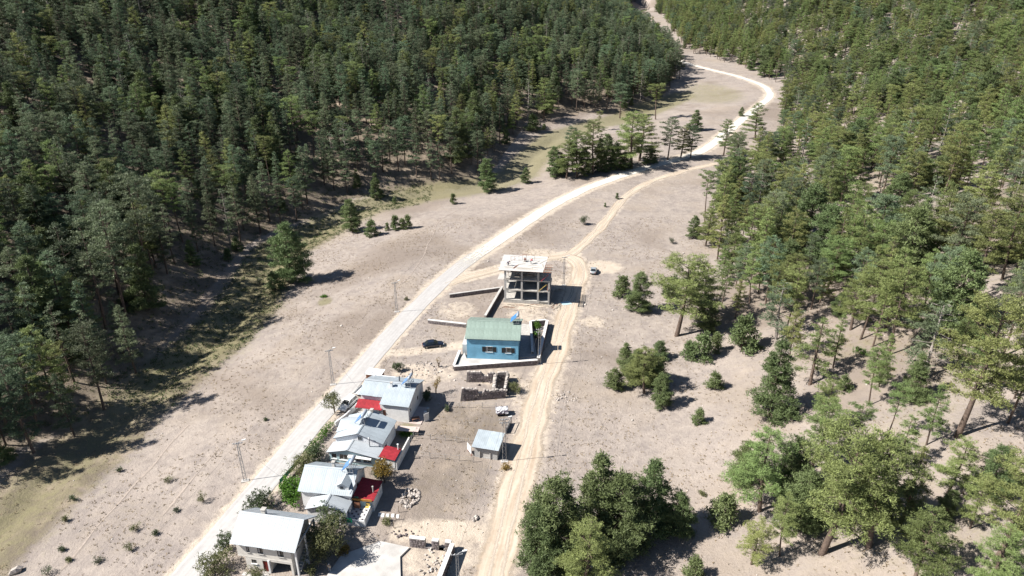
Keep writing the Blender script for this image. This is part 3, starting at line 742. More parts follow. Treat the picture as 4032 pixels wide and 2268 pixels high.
# thin out pairs that stand too close
cell = {}
sel = []
for i in fr.permutation(len(gx)):
    c = (int(gx[i] // 4), int(gy[i] // 4)); ok_ = True
    for a in (-1, 0, 1):
        for b in (-1, 0, 1):
            for j in cell.get((c[0] + a, c[1] + b), ()):
                if (gx[i] - gx[j]) ** 2 + (gy[i] - gy[j]) ** 2 < 3.1 ** 2: ok_ = False
    if ok_: cell.setdefault(c, []).append(i); sel.append(i)
sel = np.array(sel)
gx, gy, gz, ux, uy = gx[sel], gy[sel], gz[sel], ux[sel], uy[sel]
left = in_poly(ux, uy, LF)
rank = np.argsort(np.hypot(gx, gy))
inview = (ux > -60) & (ux < 2636) & (uy > -20) & (uy < 1500)
MIX_L = ['a1', 'a2', 'a2', 'a3', 'a4', 'a4', 'a5', 'a5', 'b1', 'b1', 'a2', 'a4', 'a1', 'a5', 's2', 'd1', 'r1', 'r3', 'a6']
MIX_R = ['r1', 'r2', 'r3', 'r1', 'r2', 'w1', 'a6', 'w2', 'a1', 's1', 'b2', 'r2', 'r3', 'a3', 'd1', 'r1']
KEYS = list(PROTO)
single, rest = 0, []
NSINGLE = 225
for i in rank:
    key = rp.choice(MIX_L if left[i] else MIX_R)
    H = 10.5 + 10.0 * rp.random() ** 0.7 if left[i] else 8.5 + 10.5 * rp.random() ** 0.8
    if rp.random() < 0.10: key = 's2' if left[i] else 's1'; H = rp.uniform(5, 9)
    if key[0] == 'w': H *= 0.85
    rz = rp.uniform(0, 6.28)
    if inview[i] and single < NSINGLE:
        single += 1
        if left[i]:
            far_ = uy[i] < 560
            lab, gr = (('dark green pine among the nearer rows of the forest on the left hillside', 'nearer left hillside pines') if far_ else ('tall shaded pine in the near left forest beside the creek', 'near left creek pines'))
        else:
            far_ = uy[i] < 640
            lab, gr = (('olive green pine in the nearer rows of the dense right hillside forest', 'right hillside forest pines') if far_ else ('spaced out pine on the open dry slope of the right hillside', 'spaced pines of the right slope'))
        place_pine(key, (gx[i], gy[i], gz[i] - 0.15), H, rz, lab, gr)
    else:
        rest.append((gx[i], gy[i], gz[i] - 0.15, KEYS.index(key), H / PROTO[key][2], rz))
print('PINES single', single, 'stuff', len(rest))
rest = np.array(rest)
def scatter_object(name, label, cat, pts, kinds, sources):
    """one 'stuff' object: points that carry kind, size and turn, each showing one of the source meshes"""
    me = bpy.data.meshes.new(name); me.vertices.add(len(pts)); me.vertices.foreach_set('co', pts[:, :3].astype(np.float32).ravel())
    for nm, ty, colm in (('kind_id', 'INT', 3), ('size', 'FLOAT', 4), ('turn', 'FLOAT', 5)):
        a = me.attributes.new(nm, ty, 'POINT'); a.data.foreach_set('value', pts[:, colm].astype(np.int32 if ty == 'INT' else np.float32))
    o = link(name, me); tag(o, label, cat, kind='stuff')
    ng = bpy.data.node_groups.new(name, 'GeometryNodeTree')
    ng.interface.new_socket('Geometry', in_out='INPUT', socket_type='NodeSocketGeometry'); ng.interface.new_socket('Geometry', in_out='OUTPUT', socket_type='NodeSocketGeometry')
    N, L = ng.nodes, ng.links
    gi, go, jn = N.new('NodeGroupInput'), N.new('NodeGroupOutput'), N.new('GeometryNodeJoinGeometry')
    def attr(nm, ty):
        n = N.new('GeometryNodeInputNamedAttribute'); n.data_type = ty; n.inputs['Name'].default_value = nm; return n.outputs[0]
    ki, si, tu = attr('kind_id', 'INT'), attr('size', 'FLOAT'), attr('turn', 'FLOAT')
    cx = N.new('ShaderNodeCombineXYZ'); L.new(tu, cx.inputs[2])
    for k in kinds:
        cmp = N.new('FunctionNodeCompare'); cmp.data_type = 'INT'; cmp.operation = 'EQUAL'; L.new(ki, cmp.inputs[2]); cmp.inputs[3].default_value = k
        for src in sources[k]:
            oi = N.new('GeometryNodeObjectInfo'); oi.transform_space = 'ORIGINAL'; oi.inputs['Object'].default_value = src; oi.inputs['As Instance'].default_value = True
            ip = N.new('GeometryNodeInstanceOnPoints')
            L.new(gi.outputs[0], ip.inputs['Points']); L.new(cmp.outputs[0], ip.inputs['Selection']); L.new(oi.outputs['Geometry'], ip.inputs['Instance'])
            L.new(cx.outputs[0], ip.inputs['Rotation']); L.new(si, ip.inputs['Scale'])
            L.new(ip.outputs[0], jn.inputs[0])
    L.new(jn.outputs[0], go.inputs[0])
    md = o.modifiers.new('scatter', 'NODES'); md.node_group = ng
    return o
used = sorted(set(int(k) for k in rest[:, 3]))
for k in used:
    if KEYS[k] not in NPINE: print('no single for', KEYS[k])
scatter_object('forest', 'far off mass of pine forest covering the hills', 'forest', rest, [k for k in used if KEYS[k] in NPINE], {k: NPINE[KEYS[k]] for k in used if KEYS[k] in NPINE})
# ---------------------------------------------------------------- built things: materials
M['plaster_white'] = mat('plaster_white', (0.76, 0.76, 0.755), var=0.08, vscale=1.5, bump=0.1)
M['plaster_beige'] = mat('plaster_beige', (0.68, 0.645, 0.59), var=0.08, vscale=1.2, bump=0.12)
M['plaster_blue'] = mat('plaster_blue', (0.18, 0.415, 0.585), var=0.14, vscale=0.7, bump=0.35, bscale=2.5)
M['plaster_pale_blue'] = mat('plaster_pale_blue', (0.42, 0.58, 0.62), var=0.08, vscale=1.5)
M['white_brick'] = mat('white_brick', (0.74, 0.75, 0.77), var=0.12, vscale=6, bump=0.4, bscale=9)
M['sheet'] = mat('galvanised_sheet', (0.385, 0.435, 0.47), rough=0.45, var=0.13, vscale=0.7, spec=0.4, objvar=0.06)
M['sheet_white'] = mat('white_sheet', (0.405, 0.44, 0.47), rough=0.45, var=0.10, vscale=0.6, spec=0.4, objvar=0.03)
M['sheet_green'] = mat('green_sheet', (0.245, 0.315, 0.275), rough=0.55, var=0.15, vscale=0.8, objvar=0.05)
M['sheet_red'] = mat('red_sheet', (0.335, 0.028, 0.038), rough=0.6, var=0.25, vscale=1.4, objvar=0.12)
M['fascia'] = mat('dark_fascia', (0.10, 0.085, 0.10), rough=0.7)
M['orange_board'] = mat('orange_board', (0.42, 0.20, 0.05), var=0.2)
M['glass'] = mat('window_glass', (0.02, 0.025, 0.03), rough=0.08, spec=0.8)
M['frame_white'] = mat('frame_white', (0.7, 0.7, 0.69), rough=0.5)
M['frame_dark'] = mat('frame_dark', (0.022, 0.02, 0.02), rough=0.6)
M['curtain'] = mat('curtain', (0.45, 0.43, 0.42), var=0.3, vscale=9)
M['door_red'] = mat('door_red', (0.16, 0.022, 0.018), rough=0.5, var=0.15)
M['concrete'] = mat('concrete', (0.44, 0.42, 0.39), var=0.16, vscale=2.0, bump=0.3)
M['concrete_pale'] = mat('pale_concrete', (0.48, 0.46, 0.435), var=0.18, vscale=0.5, bump=0.25, bscale=6)
M['block'] = mat('concrete_block', (0.40, 0.395, 0.385), var=0.15, vscale=4, bump=0.4, objvar=0.1)
M['wood'] = mat('weathered_wood', (0.30, 0.24, 0.18), var=0.3, vscale=5, objvar=0.25)
M['board'] = mat('formwork_board', (0.52, 0.46, 0.38), var=0.2, vscale=4, objvar=0.25)
M['board_brown'] = mat('brown_board', (0.30, 0.15, 0.10), var=0.25, vscale=4, objvar=0.2)
M['steel'] = mat('grey_steel', (0.42, 0.43, 0.44), rough=0.5, var=0.15, metal=0.2)
M['dark_steel'] = mat('dark_steel', (0.10, 0.10, 0.11), rough=0.5)
M['tank'] = mat('water_tank', (0.42, 0.47, 0.54), rough=0.35, metal=0.3)
M['collector'] = mat('solar_collector', (0.07, 0.22, 0.50), rough=0.18, spec=0.7)
M['stone'] = mat('field_stone', (0.165, 0.138, 0.138), var=0.32, vscale=5, bump=0.5, objvar=0.38, huevar=0.03)
M['stone_pale'] = mat('pale_stone', (0.47, 0.42, 0.38), var=0.25, vscale=4, bump=0.4, objvar=0.25)
M['mortar'] = mat('mortar', (0.26, 0.235, 0.22), var=0.2, vscale=4, bump=0.4)
M['coping'] = mat('white_coping', (0.66, 0.645, 0.62), var=0.1, vscale=2)
M['tile_dark'] = mat('dark_tile', (0.07, 0.07, 0.09), rough=0.4)
M['tile_pale'] = mat('pale_tile', (0.58, 0.57, 0.56), rough=0.4, objvar=0.08)
M['green_net'] = mat('green_net', (0.02, 0.28, 0.16), rough=0.6, var=0.3, vscale=3)
M['brown_panel'] = mat('brown_panel', (0.32, 0.15, 0.09), var=0.2)
M['plastic_yellow'] = mat('plastic_yellow', (0.55, 0.40, 0.12), rough=0.5)
M['pink_sheet'] = mat('pale_pink_sheet', (0.56, 0.46, 0.42), var=0.08, rough=0.6)
M['black_paint'] = mat('black_paint', (0.012, 0.016, 0.03), rough=0.15, spec=0.8)
M['silver_paint'] = mat('silver_paint', (0.42, 0.46, 0.48), rough=0.25, spec=0.7, metal=0.3)
M['white_paint'] = mat('white_paint', (0.68, 0.68, 0.68), rough=0.22, spec=0.6)
M['tyre'] = mat('tyre', (0.015, 0.015, 0.015), rough=0.85)
M['rim'] = mat('rim', (0.40, 0.38, 0.37), rough=0.4, metal=0.5)
M['lamp_red'] = mat('tail_lamp', (0.35, 0.02, 0.02), rough=0.2)
M['lamp_clear'] = mat('head_lamp', (0.6, 0.62, 0.64), rough=0.15, spec=0.8)
M['tarp'] = mat('white_tarp', (0.58, 0.58, 0.60), var=0.12, vscale=2, bump=0.5, bscale=3)
M['purple_tarp'] = mat('mauve_tarp', (0.30, 0.25, 0.32), var=0.3, vscale=3, bump=0.5, bscale=3)
M['skin'] = mat('skin', (0.38, 0.22, 0.15))
M['cloth_red'] = mat('red_cloth', (0.42, 0.03, 0.05))
M['cloth_grey'] = mat('grey_violet_cloth', (0.16, 0.13, 0.20))
M['cloth_blue'] = mat('blue_grey_cloth', (0.16, 0.20, 0.25))
M['cloth_beige'] = mat('beige_cloth', (0.48, 0.42, 0.33))
M['cloth_rust'] = mat('rust_cloth', (0.34, 0.10, 0.06))
M['cloth_dark'] = mat('dark_cloth', (0.05, 0.05, 0.07))
M['cap'] = mat('pale_cap', (0.5, 0.49, 0.47))
M['hair'] = mat('hair', (0.03, 0.022, 0.018))

# ---------------------------------------------------------------- builders
def frame_at(name, label, cat, x, y, deg, group=None, dz=0.0):
    return thing(name, label, cat, (x, y, tz(x, y) + dz), math.radians(deg), group)
def rect_wall(mb, a0, a1, z0, z1, holes, put):
    """wall panel of boxes round its holes; put(a0, z0, a1, z1) adds one box"""
    xs = sorted({a0, a1, *[h[0] for h in holes], *[h[1] for h in holes]}); zs = sorted({z0, z1, *[h[2] for h in holes], *[h[3] for h in holes]})
    for i in range(len(xs) - 1):
        j = 0
        while j < len(zs) - 1:
            def hole(k): 
                cx, cz = (xs[i] + xs[i + 1]) / 2, (zs[k] + zs[k + 1]) / 2
                return any(h[0] < cx < h[1] and h[2] < cz < h[3] for h in holes)
            if hole(j): j += 1; continue
            k = j
            while k + 1 < len(zs) - 1 and not hole(k + 1): k += 1
            put(xs[i], zs[j], xs[i + 1], zs[k + 1]); j = k + 1
def walls(t, m, x0, x1, y0, y1, z0, z1, holes=None, th=0.22, gable=None, name='wall', sides='flrb'):
    """four walls; holes = {'f': [(a0,a1,z0,z1)], 'r':..., 'l':..., 'b':...}; gable = ('x'|'y', ridge position, ridge z)"""
    holes = holes or {}
    b = MB()
    if 'f' in sides: rect_wall(b, x0, x1, z0, z1, holes.get('f', []), lambda a, c, d, e: b.box(a, y0, c, d, y0 + th, e))
    if 'b' in sides: rect_wall(b, x0, x1, z0, z1, holes.get('b', []), lambda a, c, d, e: b.box(a, y1 - th, c, d, y1, e))
    if 'l' in sides: rect_wall(b, y0 + th, y1 - th, z0, z1, holes.get('l', []), lambda a, c, d, e: b.box(x0, a, c, x0 + th, d, e))
    if 'r' in sides: rect_wall(b, y0 + th, y1 - th, z0, z1, holes.get('r', []), lambda a, c, d, e: b.box(x1 - th, a, c, x1, d, e))
    if gable:
        ax, rr, rz = gable
        for s in (0, 1):
            if ax == 'x':
                xa = x0 if s == 0 else x1 - th
                b.add([(xa, y0, z1), (xa + th, y0, z1), (xa + th, y1, z1), (xa, y1, z1), (xa, rr, rz), (xa + th, rr, rz)], [(0, 4, 5, 1), (1, 5, 2), (2, 5, 4, 3), (3, 4, 0)])
            else:
                ya = y0 if s == 0 else y1 - th
                b.add([(x0, ya, z1), (x1, ya, z1), (x1, ya + th, z1), (x0, ya + th, z1), (rr, ya, rz), (rr, ya + th, rz)], [(0, 1, 4), (1, 2, 5, 4), (2, 3, 5), (3, 0, 4, 5)])
    return b.build(name, m, t)
def window(t, face, pos, a0, a1, z0, z1, fm='frame_white', mull=1, sill=None, curtain=0.0, name='window'):
    """frame, panes and sill set back into an opening; face f: plane y=pos looking -y, r: x=pos looking +x, l: x=pos looking -x"""
    def B(mb, a, d0, c, a2, d1, e):
        if face == 'f': mb.box(a, pos + d0, c, a2, pos + d1, e)
        elif face == 'r': mb.box(pos - d0, a, c, pos - d1, a2, e)
        else: mb.box(pos + d0, a, c, pos + d1, a2, e)
    w = 0.07; f = MB()
    B(f, a0, 0.06, z0, a0 + w, 0.15, z1); B(f, a1 - w, 0.06, z0, a1, 0.15, z1)
    B(f, a0 + w, 0.06, z0, a1 - w, 0.15, z0 + w); B(f, a0 + w, 0.06, z1 - w, a1 - w, 0.15, z1)
    for k in range(1, mull + 1):
        c = a0 + (a1 - a0) * k / (mull + 1); B(f, c - 0.03, 0.065, z0 + w, c + 0.03, 0.145, z1 - w)
    o = f.build(name, M[fm], t)
    n = mull + 1
    for k in range(n):
        p = MB(); B(p, a0 + (a1 - a0) * k / n + 0.04, 0.10, z0 + 0.05, a0 + (a1 - a0) * (k + 1) / n - 0.04, 0.12, z1 - 0.05); p.build('pane', M['glass'], o)
    if curtain:
        p = MB(); B(p, a0 + w, 0.088, z0 + w, a0 + w + (a1 - a0) * curtain, 0.096, z1 - w); p.build('curtain', M['curtain'], o)
    if sill:
        p = MB(); B(p, a0 - 0.1, -0.12, z0 - 0.09, a1 + 0.1, -0.003, z0 - 0.01); p.build('sill', M[sill], o)
    return o
SHEETS = {}
def sheet_mesh(w, ln, m, ribs=3, hgt=0.014):
    key = (round(w, 3), round(ln, 3), m, ribs)
    if key not in SHEETS:
        xs, zs = [], []
        for k in range(ribs):
            c = w * (k + 0.5) / ribs; g = w / ribs
            for dx, dz in ((-0.5, 0), (-0.16, 0), (-0.08, 1), (0.08, 1), (0.16, 0)):
                xs.append(c + dx * g); zs.append(dz * hgt)
        xs.append(w); zs.append(0)
        n = len(xs)
        V = [(x, 0, z) for x, z in zip(xs, zs)] + [(x, ln, z) for x, z in zip(xs, zs)]
        F = [(i, i + 1, n + i + 1, n + i) for i in range(n - 1)]
        me = bpy.data.meshes.new('roof_sheet'); me.from_pydata(V, [], F); me.materials.append(M[m]); me.update()
        SHEETS[key] = me
    return SHEETS[key]
rsh = random.Random(3)
def roof_plane(roof, o, ex, ey, W, ln, m, sw=1.0, ribs=3):
    """ribbed sheets laid side by side on one slope: o = lower corner, ex along the eave, ey up the slope"""
    o, ex, ey = Vector(o), Vector(ex).normalized(), Vector(ey).normalized(); n = ex.cross(ey)
    if n.z < 0: n = -n; o = o + ex * W; ex = -ex
    k = max(1, round(W / sw)); w = W / k
    me = sheet_mesh(w - 0.006, ln, m, ribs)
    for i in range(k):
        s = link('roof_sheet', me, roof)
        p = o + ex * (i * w) + n * (0.012 + 0.006 * (i % 2)) + ey * rsh.uniform(-0.03, 0.03)
        s.matrix_local = Matrix(((ex.x, ey.x, n.x, p.x), (ex.y, ey.y, n.y, p.y), (ex.z, ey.z, n.z, p.z), (0, 0, 0, 1)))
def gable_roof(t, ax, a0, a1, b0, br, b1, z0, zr, z1, m, sw=1.0, fascia='fascia', th=0.10, ridge=True, cap=None):
    """ridge runs along ax from a0 to a1; slopes from b0 (height z0) over br (zr) to b1 (z1)"""
    P = (lambda a, b, z: (a, b, z)) if ax == 'x' else (lambda a, b, z: (b, a, z))
    mb = MB()
    for q in ([P(a0, b0, z0), P(a1, b0, z0), P(a1, br, zr), P(a0, br, zr)], [P(a0, br, zr), P(a1, br, zr), P(a1, b1, z1), P(a0, b1, z1)]):
        if ax == 'y': q = q[::-1]
        mb.slab(q, th)
    roof = mb.build('roof', M[fascia], t)
    ea = Vector(P(1, 0, 0))
    for bb, zz in ((b0, z0), (b1, z1)):
        lo, hi = Vector(P(a0, bb, zz)), Vector(P(a0, br, zr))
        roof_plane(roof, lo, ea, hi - lo, a1 - a0, (hi - lo).length, m, sw)
    if ridge:
        c = MB(); r0, r1 = Vector(P(a0, br, zr)), Vector(P(a1, br, zr))
        d0 = (Vector(P(0, b0 - br, z0 - zr))).normalized() * 0.22; d1 = (Vector(P(0, b1 - br, z1 - zr))).normalized() * 0.22
        u = Vector((0, 0, 0.075))
        c.add([r0 + d0 + u, r1 + d0 + u, r1 + u * 1.2, r0 + u * 1.2, r0 + d1 + u, r1 + d1 + u], [(0, 1, 2, 3), (3, 2, 5, 4)])
        c.build('ridge_cap', M[cap or m], roof)
    return roof
def chimney(roof, x, y, z0, z1, w=0.5, m='plaster_white'):
    c = part('chimney', M[m], roof, (x - w / 2, y - w / 2, z0, x + w / 2, y + w / 2, z1))
    part('chimney_cap', M['concrete'], c, (x - w / 2 - 0.07, y - w / 2 - 0.07, z1 + 0.003, x + w / 2 + 0.07, y + w / 2 + 0.07, z1 + 0.1))
def pipe(roof, x, y, z0, z1, r=0.09, m='steel'):
    c = MB().tube([(x, y, z0), (x, y, z1)], r, 10).build('stove_pipe', M[m], roof)
    MB().tube([(x, y, z1 + 0.01), (x, y, z1 + 0.10)], [r * 1.7, r * 0.6], 10).build('pipe_cap', M[m], c)
def solar(label, x, y, z, deg):
    """thermosiphon water heater: two collectors, tank and stand; collectors look along -x of its frame"""
    t = thing('solar_water_heater', label, 'solar heater', (x, y, z), math.radians(deg), 'solar water heaters')
    for y0 in (-1.02, 0.02):
        c = MB().slab([(-1.0, y0, 0.25), (0.25, y0, 1.45), (0.25, y0 + 1.0, 1.45), (-1.0, y0 + 1.0, 0.25)][::-1], 0.09).build('collector', M['collector'], t)
        f = MB()
        for a in (y0, y0 + 0.96): f.bar((-1.0, a + 0.02, 0.262), (0.25, a + 0.02, 1.462), 0.05, 0.05)
        f.build('collector_frame', M['steel'], c)
    MB().tube([(0.45, -0.95, 1.75), (0.45, -0.88, 1.75), (0.45, 0.88, 1.75), (0.45, 0.95, 1.75)], [0.18, 0.27, 0.27, 0.18], 14).build('tank', M['tank'], t, smooth=True)
    s = MB()
    for yy in (-0.9, 0.9):
        s.bar((-1.0, yy, 0), (-1.0, yy, 0.2), 0.05); s.bar((0.75, yy, -0.1), (0.5, yy, 1.5), 0.05); s.bar((0.2, yy, 0), (0.38, yy, 1.52), 0.05); s.bar((-1.0, yy, 0.02), (0.75, yy, 0.02), 0.05)
    s.bar((0.75, -0.9, 0.35), (0.75, 0.9, 0.35), 0.04); s.bar((0.68, -0.9, 0.85), (0.68, 0.9, 0.85), 0.04)
    s.build('stand', M['steel'], t)
    return t
STONES = []
def stone_meshes():
    for k in range(8):
        r = np.random.RandomState(200 + k)
        V = []
        for z in (-0.5, 0.5):
            for a in range(6):
                an = a * math.pi / 3 + r.uniform(-0.25, 0.25)
                V.append((0.5 * math.cos(an) * r.uniform(0.85, 1.15) * (1.12 if True else 1), z * 0.8 * r.uniform(0.7, 1.0), 0.5 * math.sin(an) * r.uniform(0.85, 1.15)))
        V.append((r.uniform(-0.1, 0.1), -0.55, r.uniform(-0.1, 0.1))); V.append((0, 0.5, 0))
        F = [(a, (a + 1) % 6, 6 + (a + 1) % 6, 6 + a) for a in range(6)] + [((a + 1) % 6, a, 12) for a in range(6)] + [(6 + a, 6 + (a + 1) % 6, 13) for a in range(6)]
        row = []
        for m in ('stone', 'stone_pale'):
            me = bpy.data.meshes.new('stone'); me.from_pydata([V_ for V_ in V], [], F); me.materials.append(M[m]); me.update(); row.append(me)
        STONES.append(row)
stone_meshes()
rst = random.Random(8)
def put_stone(parent, p, ang, sx, sy, sz, pale=False, tilt=0.15):
    s = link('stone', rst.choice(STONES)[1 if pale else 0], parent)
    s.location = p; s.rotation_euler = (rst.uniform(-tilt, tilt), rst.uniform(-tilt, tilt), ang + rst.uniform(-0.08, 0.08)); s.scale = (sx, sy, sz)
def stone_wall(t, p0, p1, th, top, sw=0.48, shh=0.34, faces='f', coping=None, cop_over=0.04, base=-0.5, core='mortar', name='wall_core', caps=True, gaps=()):
    """rubble wall from p0 to p1 (in t's frame, z of ground from top()[0]); top(s) -> (ground z, top z)"""
    p0, p1 = Vector((*p0, 0)), Vector((*p1, 0)); d = p1 - p0; Ln = d.length; d.normalize(); nrm = Vector((d.y, -d.x, 0)); ang = math.atan2(d.y, d.x)
    n = max(2, int(Ln / 0.6)); cm = MB()
    S = sorted({*[Ln * i / n for i in range(n + 1)], *[g for q in gaps for g in q[:2]]})
    for s0, s1 in zip(S[:-1], S[1:]):
        sm = (s0 + s1) / 2
        g = [q for q in gaps if q[0] - 1e-6 <= sm <= q[1] + 1e-6]
        za, zb = top(s0)[1], top(s1)[1]
        if g: za = zb = top(sm)[0] + g[0][2]
        a, b = p0 + d * s0, p0 + d * s1; w = nrm * (th / 2)
        cm.slab([(a + w) + Vector((0, 0, za)), (b + w) + Vector((0, 0, zb)), (b - w) + Vector((0, 0, zb)), (a - w) + Vector((0, 0, za))], max(za, zb) - top(sm)[0] - base)
    c = cm.build(name, M[core], t)
    for fc in faces:
        sg = 1 if fc == 'f' else -1
        s = 0.0
        zmax = max(top(Ln * i / 20)[1] - top(Ln * i / 20)[0] for i in range(21))
        rows = max(1, int(zmax / shh + 0.5))
        for r_ in range(rows):
            s = rst.uniform(0, sw * 0.5)
            while s < Ln - 0.1:
                w = sw * rst.uniform(0.65, 1.4)
                sm = s + w / 2
                if sm > Ln: break
                g0, z1 = top(sm); z1_ = z1
                for q in gaps:
                    if q[0] - 0.1 < sm < q[1] + 0.1: z1_ = g0 + q[2]
                zc = g0 + (r_ + 0.5) * shh + rst.uniform(-0.04, 0.04)
                if zc < z1_ - 0.08:
                    put_stone(t, p0 + d * sm + nrm * sg * (th / 2 - 0.03) + Vector((0, 0, zc)), ang, w * 0.98, 0.22, shh * rst.uniform(0.85, 1.08))
                s += w
    if coping:
        for s0, s1 in zip(S[:-1], S[1:]):
            sm = (s0 + s1) / 2
            if any(q[0] <= sm <= q[1] for q in gaps): continue
            break
        cb = MB()
        runs = []
        cur = None
        for s0, s1 in zip(S[:-1], S[1:]):
            sm = (s0 + s1) / 2
            if any(q[0] <= sm <= q[1] for q in gaps): cur = None; continue
            a, b = p0 + d * s0, p0 + d * s1; w = nrm * (th / 2 + cop_over)
            za, zb = top(s0)[1] + 0.10, top(s1)[1] + 0.10
            cb.slab([(a + w) + Vector((0, 0, za)), (b + w) + Vector((0, 0, zb)), (b - w) + Vector((0, 0, zb)), (a - w) + Vector((0, 0, za))], 0.097)
        cb.build('coping', M[coping], t)
    elif caps:
        s = 0.0
        while s < Ln:
            w = sw * rst.uniform(0.7, 1.2); sm = min(s + w / 2, Ln); g0, z1 = top(sm)
            for q in gaps:
                if q[0] < sm < q[1]: z1 = g0 + q[2]
            put_stone(t, p0 + d * sm + nrm * rst.uniform(-0.1, 0.1) * th + Vector((0, 0, z1 + 0.04)), ang, w, th * 0.8, 0.22, pale=True, tilt=0.25)
            s += w
    return c
def gtop(t, h):          # ground-following top for a wall given in world coordinates
    pass

# ---------------------------------------------------------------- house 1: two-storey beige house at the bottom
h1 = frame_at('house', 'two storey beige house with big white metal roof nearest the camera', 'house', -37.98, 68.84, -10.1)
RIDGE1 = 3.45
walls(h1, M['plaster_beige'], 0.45, 8.35, 0.62, 6.25, 2.5, 5.0, {'f': [(1.85, 2.32, 3.25, 4.45), (3.5, 4.32, 3.25, 4.45), (6.4, 7.3, 3.25, 4.45)], 'r': [(2.0, 2.9, 3.0, 5.0)]}, gable=('x', RIDGE1, 7.35), name='upper_wall')
walls(h1, M['plaster_beige'], 1.45, 8.35, 0.62, 6.25, -0.6, 2.28, {'f': [(2.3, 3.05, 1.25, 1.95), (3.9, 4.75, -0.6, 2.0), (5.1, 8.05, -0.6, 2.0)]}, name='lower_wall')
part('floor_slab', M['plaster_beige'], h1, (0.45, 0.60, 2.283, 8.37, 6.27, 2.497))
part('garage_wall', M['plaster_beige'], h1, (4.86, 0.86, -0.5, 5.0, 6.0, 2.27), (5.0, 4.2, -0.5, 8.1, 4.35, 2.27))
part('column', M['plaster_white'], h1, (4.80, 0.42, -0.5, 5.05, 0.617, 2.28))
o = part('door', M['door_red'], h1, (3.92, 0.74, 0.0, 4.73, 0.80, 1.99)); part('door_handle', M['steel'], o, (4.62, 0.70, 0.95, 4.66, 0.737, 1.08))
part('doorstep', M['concrete'], h1, (3.8, 0.0, -0.5, 4.85, 0.60, 0.05))
for a0, a1 in ((1.85, 2.32), (3.5, 4.32), (6.4, 7.3)): window(h1, 'f', 0.62, a0, a1, 3.25, 4.45, 'frame_dark', 1 if a1 - a0 > 0.6 else 0, 'concrete', 0.25)
window(h1, 'f', 0.62, 2.3, 3.05, 1.25, 1.95, 'frame_dark', 1, 'frame_white')
window(h1, 'r', 8.35, 2.0, 2.9, 3.0, 4.2, 'frame_dark', 1)
part('gable_window', M['glass'], h1, (8.352, 3.2, 5.3, 8.37, 3.8, 6.0))
r1 = gable_roof(h1, 'x', 0.0, 9.45, 0.0, RIDGE1, 6.85, 5.0, 7.5, 5.05, 'sheet_white', 0.95)
chimney(r1, 3.3, 3.95, 6.6, 7.95, 0.55, 'plaster_beige')
for y in (0.5, 3.4, 6.2): part('porch_column', M['plaster_white'], h1, (9.05, y - 0.11, -0.6, 9.27, y + 0.11, 5.0 if y < 1 else 5.0))
part('porch_beam', M['plaster_beige'], h1, (9.08, 0.62, 4.86, 9.24, 6.1, 5.0 - 0.01))
for k in range(11):
    part('stair_step', M['concrete'], h1, (8.4, 0.9 + k * 0.36, -0.5, 9.0, 0.9 + (k + 1) * 0.36 - 0.004, 0.12 + k * 0.225))
part('stair_landing', M['concrete'], h1, (8.4, 4.87, -0.5, 9.0, 6.2, 2.55))
MB().bar((9.3, 0.9, 0.75), (9.3, 4.9, 3.3), 0.06, 0.10).build('stair_rail', M['concrete'], h1)
part('path_slab', M['concrete_pale'], h1, (1.2, -0.6, -0.5, 9.6, 0.0, 0.07))

# ---------------------------------------------------------------- house 2
h2 = frame_at('house', 'white house with grey metal roof, small dormer and red side roof', 'house', -32.39, 80.69, -8.0)
walls(h2, M['plaster_white'], 0.4, 8.15, 0.35, 6.6, -0.5, 3.4, {'r': [(3.1, 3.9, 2.2, 3.2)]}, gable=('x', 3.4, 5.55))
r2 = gable_roof(h2, 'x', 0.0, 8.5, 0.0, 3.4, 7.0, 3.5, 5.75, 3.45, 'sheet', 0.95)
window(h2, 'r', 8.15, 3.1, 3.9, 2.2, 3.2, 'frame_dark', 1, 'board_brown')
chimney(r2, 4.3, 4.2, 4.8, 6.15, 0.42, 'plaster_beige')
# dormer
dm = part('dormer', M['plaster_white'], r2, (6.05, 0.75, 3.6, 7.85, 0.95, 4.75), (6.05, 0.95, 4.0, 6.2, 2.2, 4.75), (7.7, 0.95, 4.0, 7.85, 2.2, 4.75))
MB().add([(6.05, 0.75, 4.752), (7.85, 0.75, 4.752), (6.95, 0.75, 5.28), (6.05, 0.9, 4.752), (7.85, 0.9, 4.752), (6.95, 0.9, 5.28)], [(0, 1, 2), (5, 4, 3), (0, 2, 5, 3), (1, 4, 5, 2)]).build('dormer_gable', M['plaster_white'], r2)
MB().slab([(5.9, 0.5, 4.72), (6.95, 0.5, 5.36), (6.95, 3.05, 5.36), (5.9, 2.2, 4.72)][::-1], 0.06).build('dormer_roof', M['sheet_white'], r2)
MB().slab([(6.955, 0.5, 5.36), (8.0, 0.5, 4.72), (8.0, 2.2, 4.72), (6.955, 3.05, 5.36)][::-1], 0.06).build('dormer_roof', M['sheet'], r2)
part('dormer_window', M['frame_white'], r2, (6.5, 0.70, 4.12, 7.1, 0.747, 4.68)); part('dormer_pane', M['glass'], r2, (6.56, 0.685, 4.18, 7.04, 0.697, 4.62))
MB().slab([(7.85, 3.2, 5.68), (8.15, 0.2, 3.75), (8.62, 1.6, 4.65)], 0.03).build('loose_sheet', M['sheet_white'], r2)
# front annex with its own low gable
walls(h2, M['plaster_white'], 2.3, 8.2, -2.2, 0.33, -0.5, 2.45, {'r': [(-1.5, -0.7, 0.9, 2.0)]}, gable=('y', 5.2, 3.35), name='annex_wall')
r2b = gable_roof(h2, 'y', -2.45, 0.12, 2.0, 5.2, 8.45, 2.5, 3.55, 2.5, 'sheet_white', 0.9)
